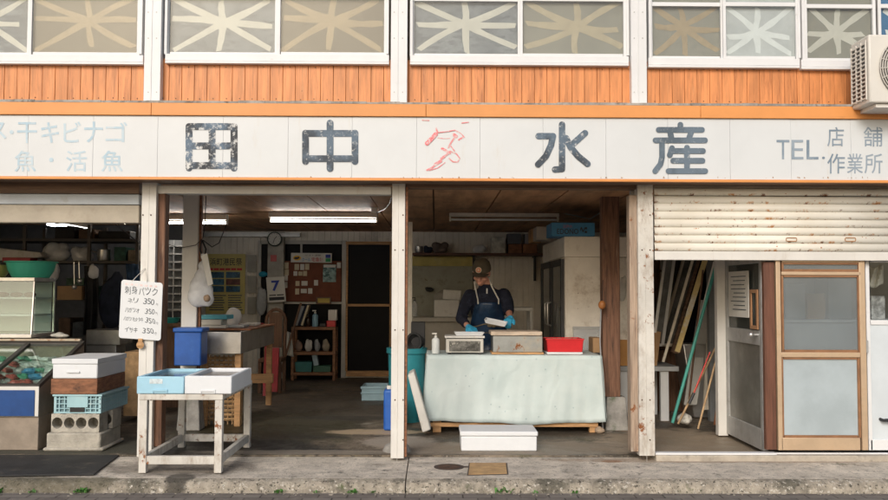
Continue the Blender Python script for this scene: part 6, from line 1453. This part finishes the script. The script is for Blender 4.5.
nkz = lerp(shc, nk, .5); MB().box(nkz.x - .008, nkz.x + .004, nkz.y - .105, nkz.y - .08, nkz.z - .055, nkz.z - .0).build('zip', alu_dull, man)
tr_ = MB().loft([(pel + Vector((0, 0, .02)), .172, .118), (pel + Vector((0, 0, -.1)), .18, .125)])
for sx in (-1, 1):
    hip = pel + Vector((sx * .085, 0, -.06)); limb(tr_, [hip, Vector((hip.x + sx * .015, PY - .02, .48)), Vector((hip.x + sx * .02, PY + .03, .12))], [.098, .075, .062])
blob(tr_, .014, 3).build('trousers', trouser, man, smooth=80)
bt = MB()
for sx in (-1, 1): an = Vector((pel.x + sx * .105, PY + .03, .09)); limb(bt, [an + Vector((0, 0, .08)), an + Vector((0, .0, -.03)), an + Vector((sx * .02, -.17, -.04))], [.06, .05, .042])
blob(bt, .012, 2).build('boots', black_rubber, man, smooth=80)
gl_ = MB(); hand(gl_, wl_, hl_, 1, .006, .35); blob(gl_, .0065, 2).build('glove', glove_blue, man, smooth=80)
gl_ = MB(); hand(gl_, wr_, hr_, -1, .006, .7); blob(gl_, .0065, 2).build('glove', glove_blue, man, smooth=80)
# apron: bib and skirt wrapped round the front
def apron(a, b):
    z = 1.225 - b * .80; hw = .135 + .06 * min(1, b * 3) if b < .35 else .195
    ang = (a - .5) * 2
    cx = lerp(che, pel, min(1, b * 1.9)).x
    cy = lerp(che, pel, min(1, b * 1.9)).y
    x = cx + math.sin(ang * 1.25) / math.sin(1.25) * hw
    y = cy - .150 * math.cos(ang * 1.15) - .012 + .008 * math.sin(a * 17 + b * 5) * min(1, .3 + b) + .010 * math.sin(b * 21 + a * 6) * (.4 + .6 * b)
    return (x, y, z)
MB().grid(apron, 26, 30).build('apron', apron_mat, man, smooth=80, solid=.005)
ap = lambda a, b: Vector(apron(a, b)) + Vector((0, -.008, 0))
MB().tube([ap(.17, .0) + Vector((0, 0, -.02)), ap(.15, 0) + Vector((0, .0, .03)), P(475.3, 288, 2.062), P(474.6, 281.5, 2.10), P(478, 279, 2.16)], .0075, 8).tube([ap(.84, .0) + Vector((0, 0, -.02)), ap(.84, 0) + Vector((0, .0, .03)), P(491.5, 286, 2.058), P(489.5, 279, 2.09), P(488, 277, 2.16)], .0075, 8).build('apron_strap', M('cream strap', (.62, .60, .53), .8), man)
MB().tube([ap(t / 10, .30 + .02 * math.sin(t)) for t in range(11)], .006, 6).ball(ap(.52, .30), .028, .014, .02).ball(ap(.60, .31), .02, .012, .016).build('apron_tie', M('brown tie cord', (.20, .16, .10), .8), man)
# cap
cp = MB()
prof = [(0, .118), (.03, .116), (.06, .104), (.082, .082), (.094, .05), (.098, .02), (.098, .008), (.092, .008), (.0, .05)]
cp.lathe(prof, (0, 0, 0), 28, 'Z', (.93, 1.12)); cp.v = [H(p.x, p.y + .008, p.z + .026) for p in cp.v]
cr = cp.build('cap', cap_mat, man, smooth=60)
br_ = MB()
def brim(a, b):
    t_ = (a - .5) * 2; xx = t_ * .083; y0_ = -math.sqrt(max(0, 1 - (t_ * .88) ** 2)) * .104 + .008; y1_ = y0_ - .08 * math.sqrt(max(0, 1 - t_ ** 2)) - .003
    y = y0_ * (1 - b) + y1_ * b; return H(xx, y, .040 - .022 * t_ ** 2 - .004 * b)
br_.grid(brim, 20, 6).build('cap_brim', cap_mat, cr, smooth=80, solid=.005)
e = H(-.012, -.112, .078); en = (hrot @ Vector((-.1, -1, .55))).normalized()
rot = Vector((0, 0, 1)).rotation_difference(en).to_matrix()
m = MB().lathe([(.031, -.006), (.031, .003), (0, .004)], (0, 0, 0), 20); m.v = [e + rot @ p for p in m.v]; m.build('cap_badge', M('cream badge', (.55, .42, .30), .7), cr)
m = MB().lathe([(.021, .0035), (.021, .0055), (.013, .0055), (.013, .0035)], (0, 0, 0), 18); m.v = [e + rot @ p for p in m.v]; m.build('cap_badge_ring', M('orange ring', (.55, .14, .06), .7), cr)
# tray and phone in hand
tray('white foam tray held in the left hand of the man', P(495.5, 324, 1.74), .225, .15, .035, styro, Matrix.Rotation(R(10), 3, 'Y') @ Matrix.Rotation(R(8), 3, 'X') @ Matrix.Rotation(R(-8), 3, 'Z'))
solo(MB().box(-.0, .12, -.012, .012, 0, .014, None).add([], []), 'knife', 'dark handled knife under the right hand of the man', 'knife', black_plastic, bevel=.003, loc=(0, 0, 0)).location = P(478, 333.5, 1.66)
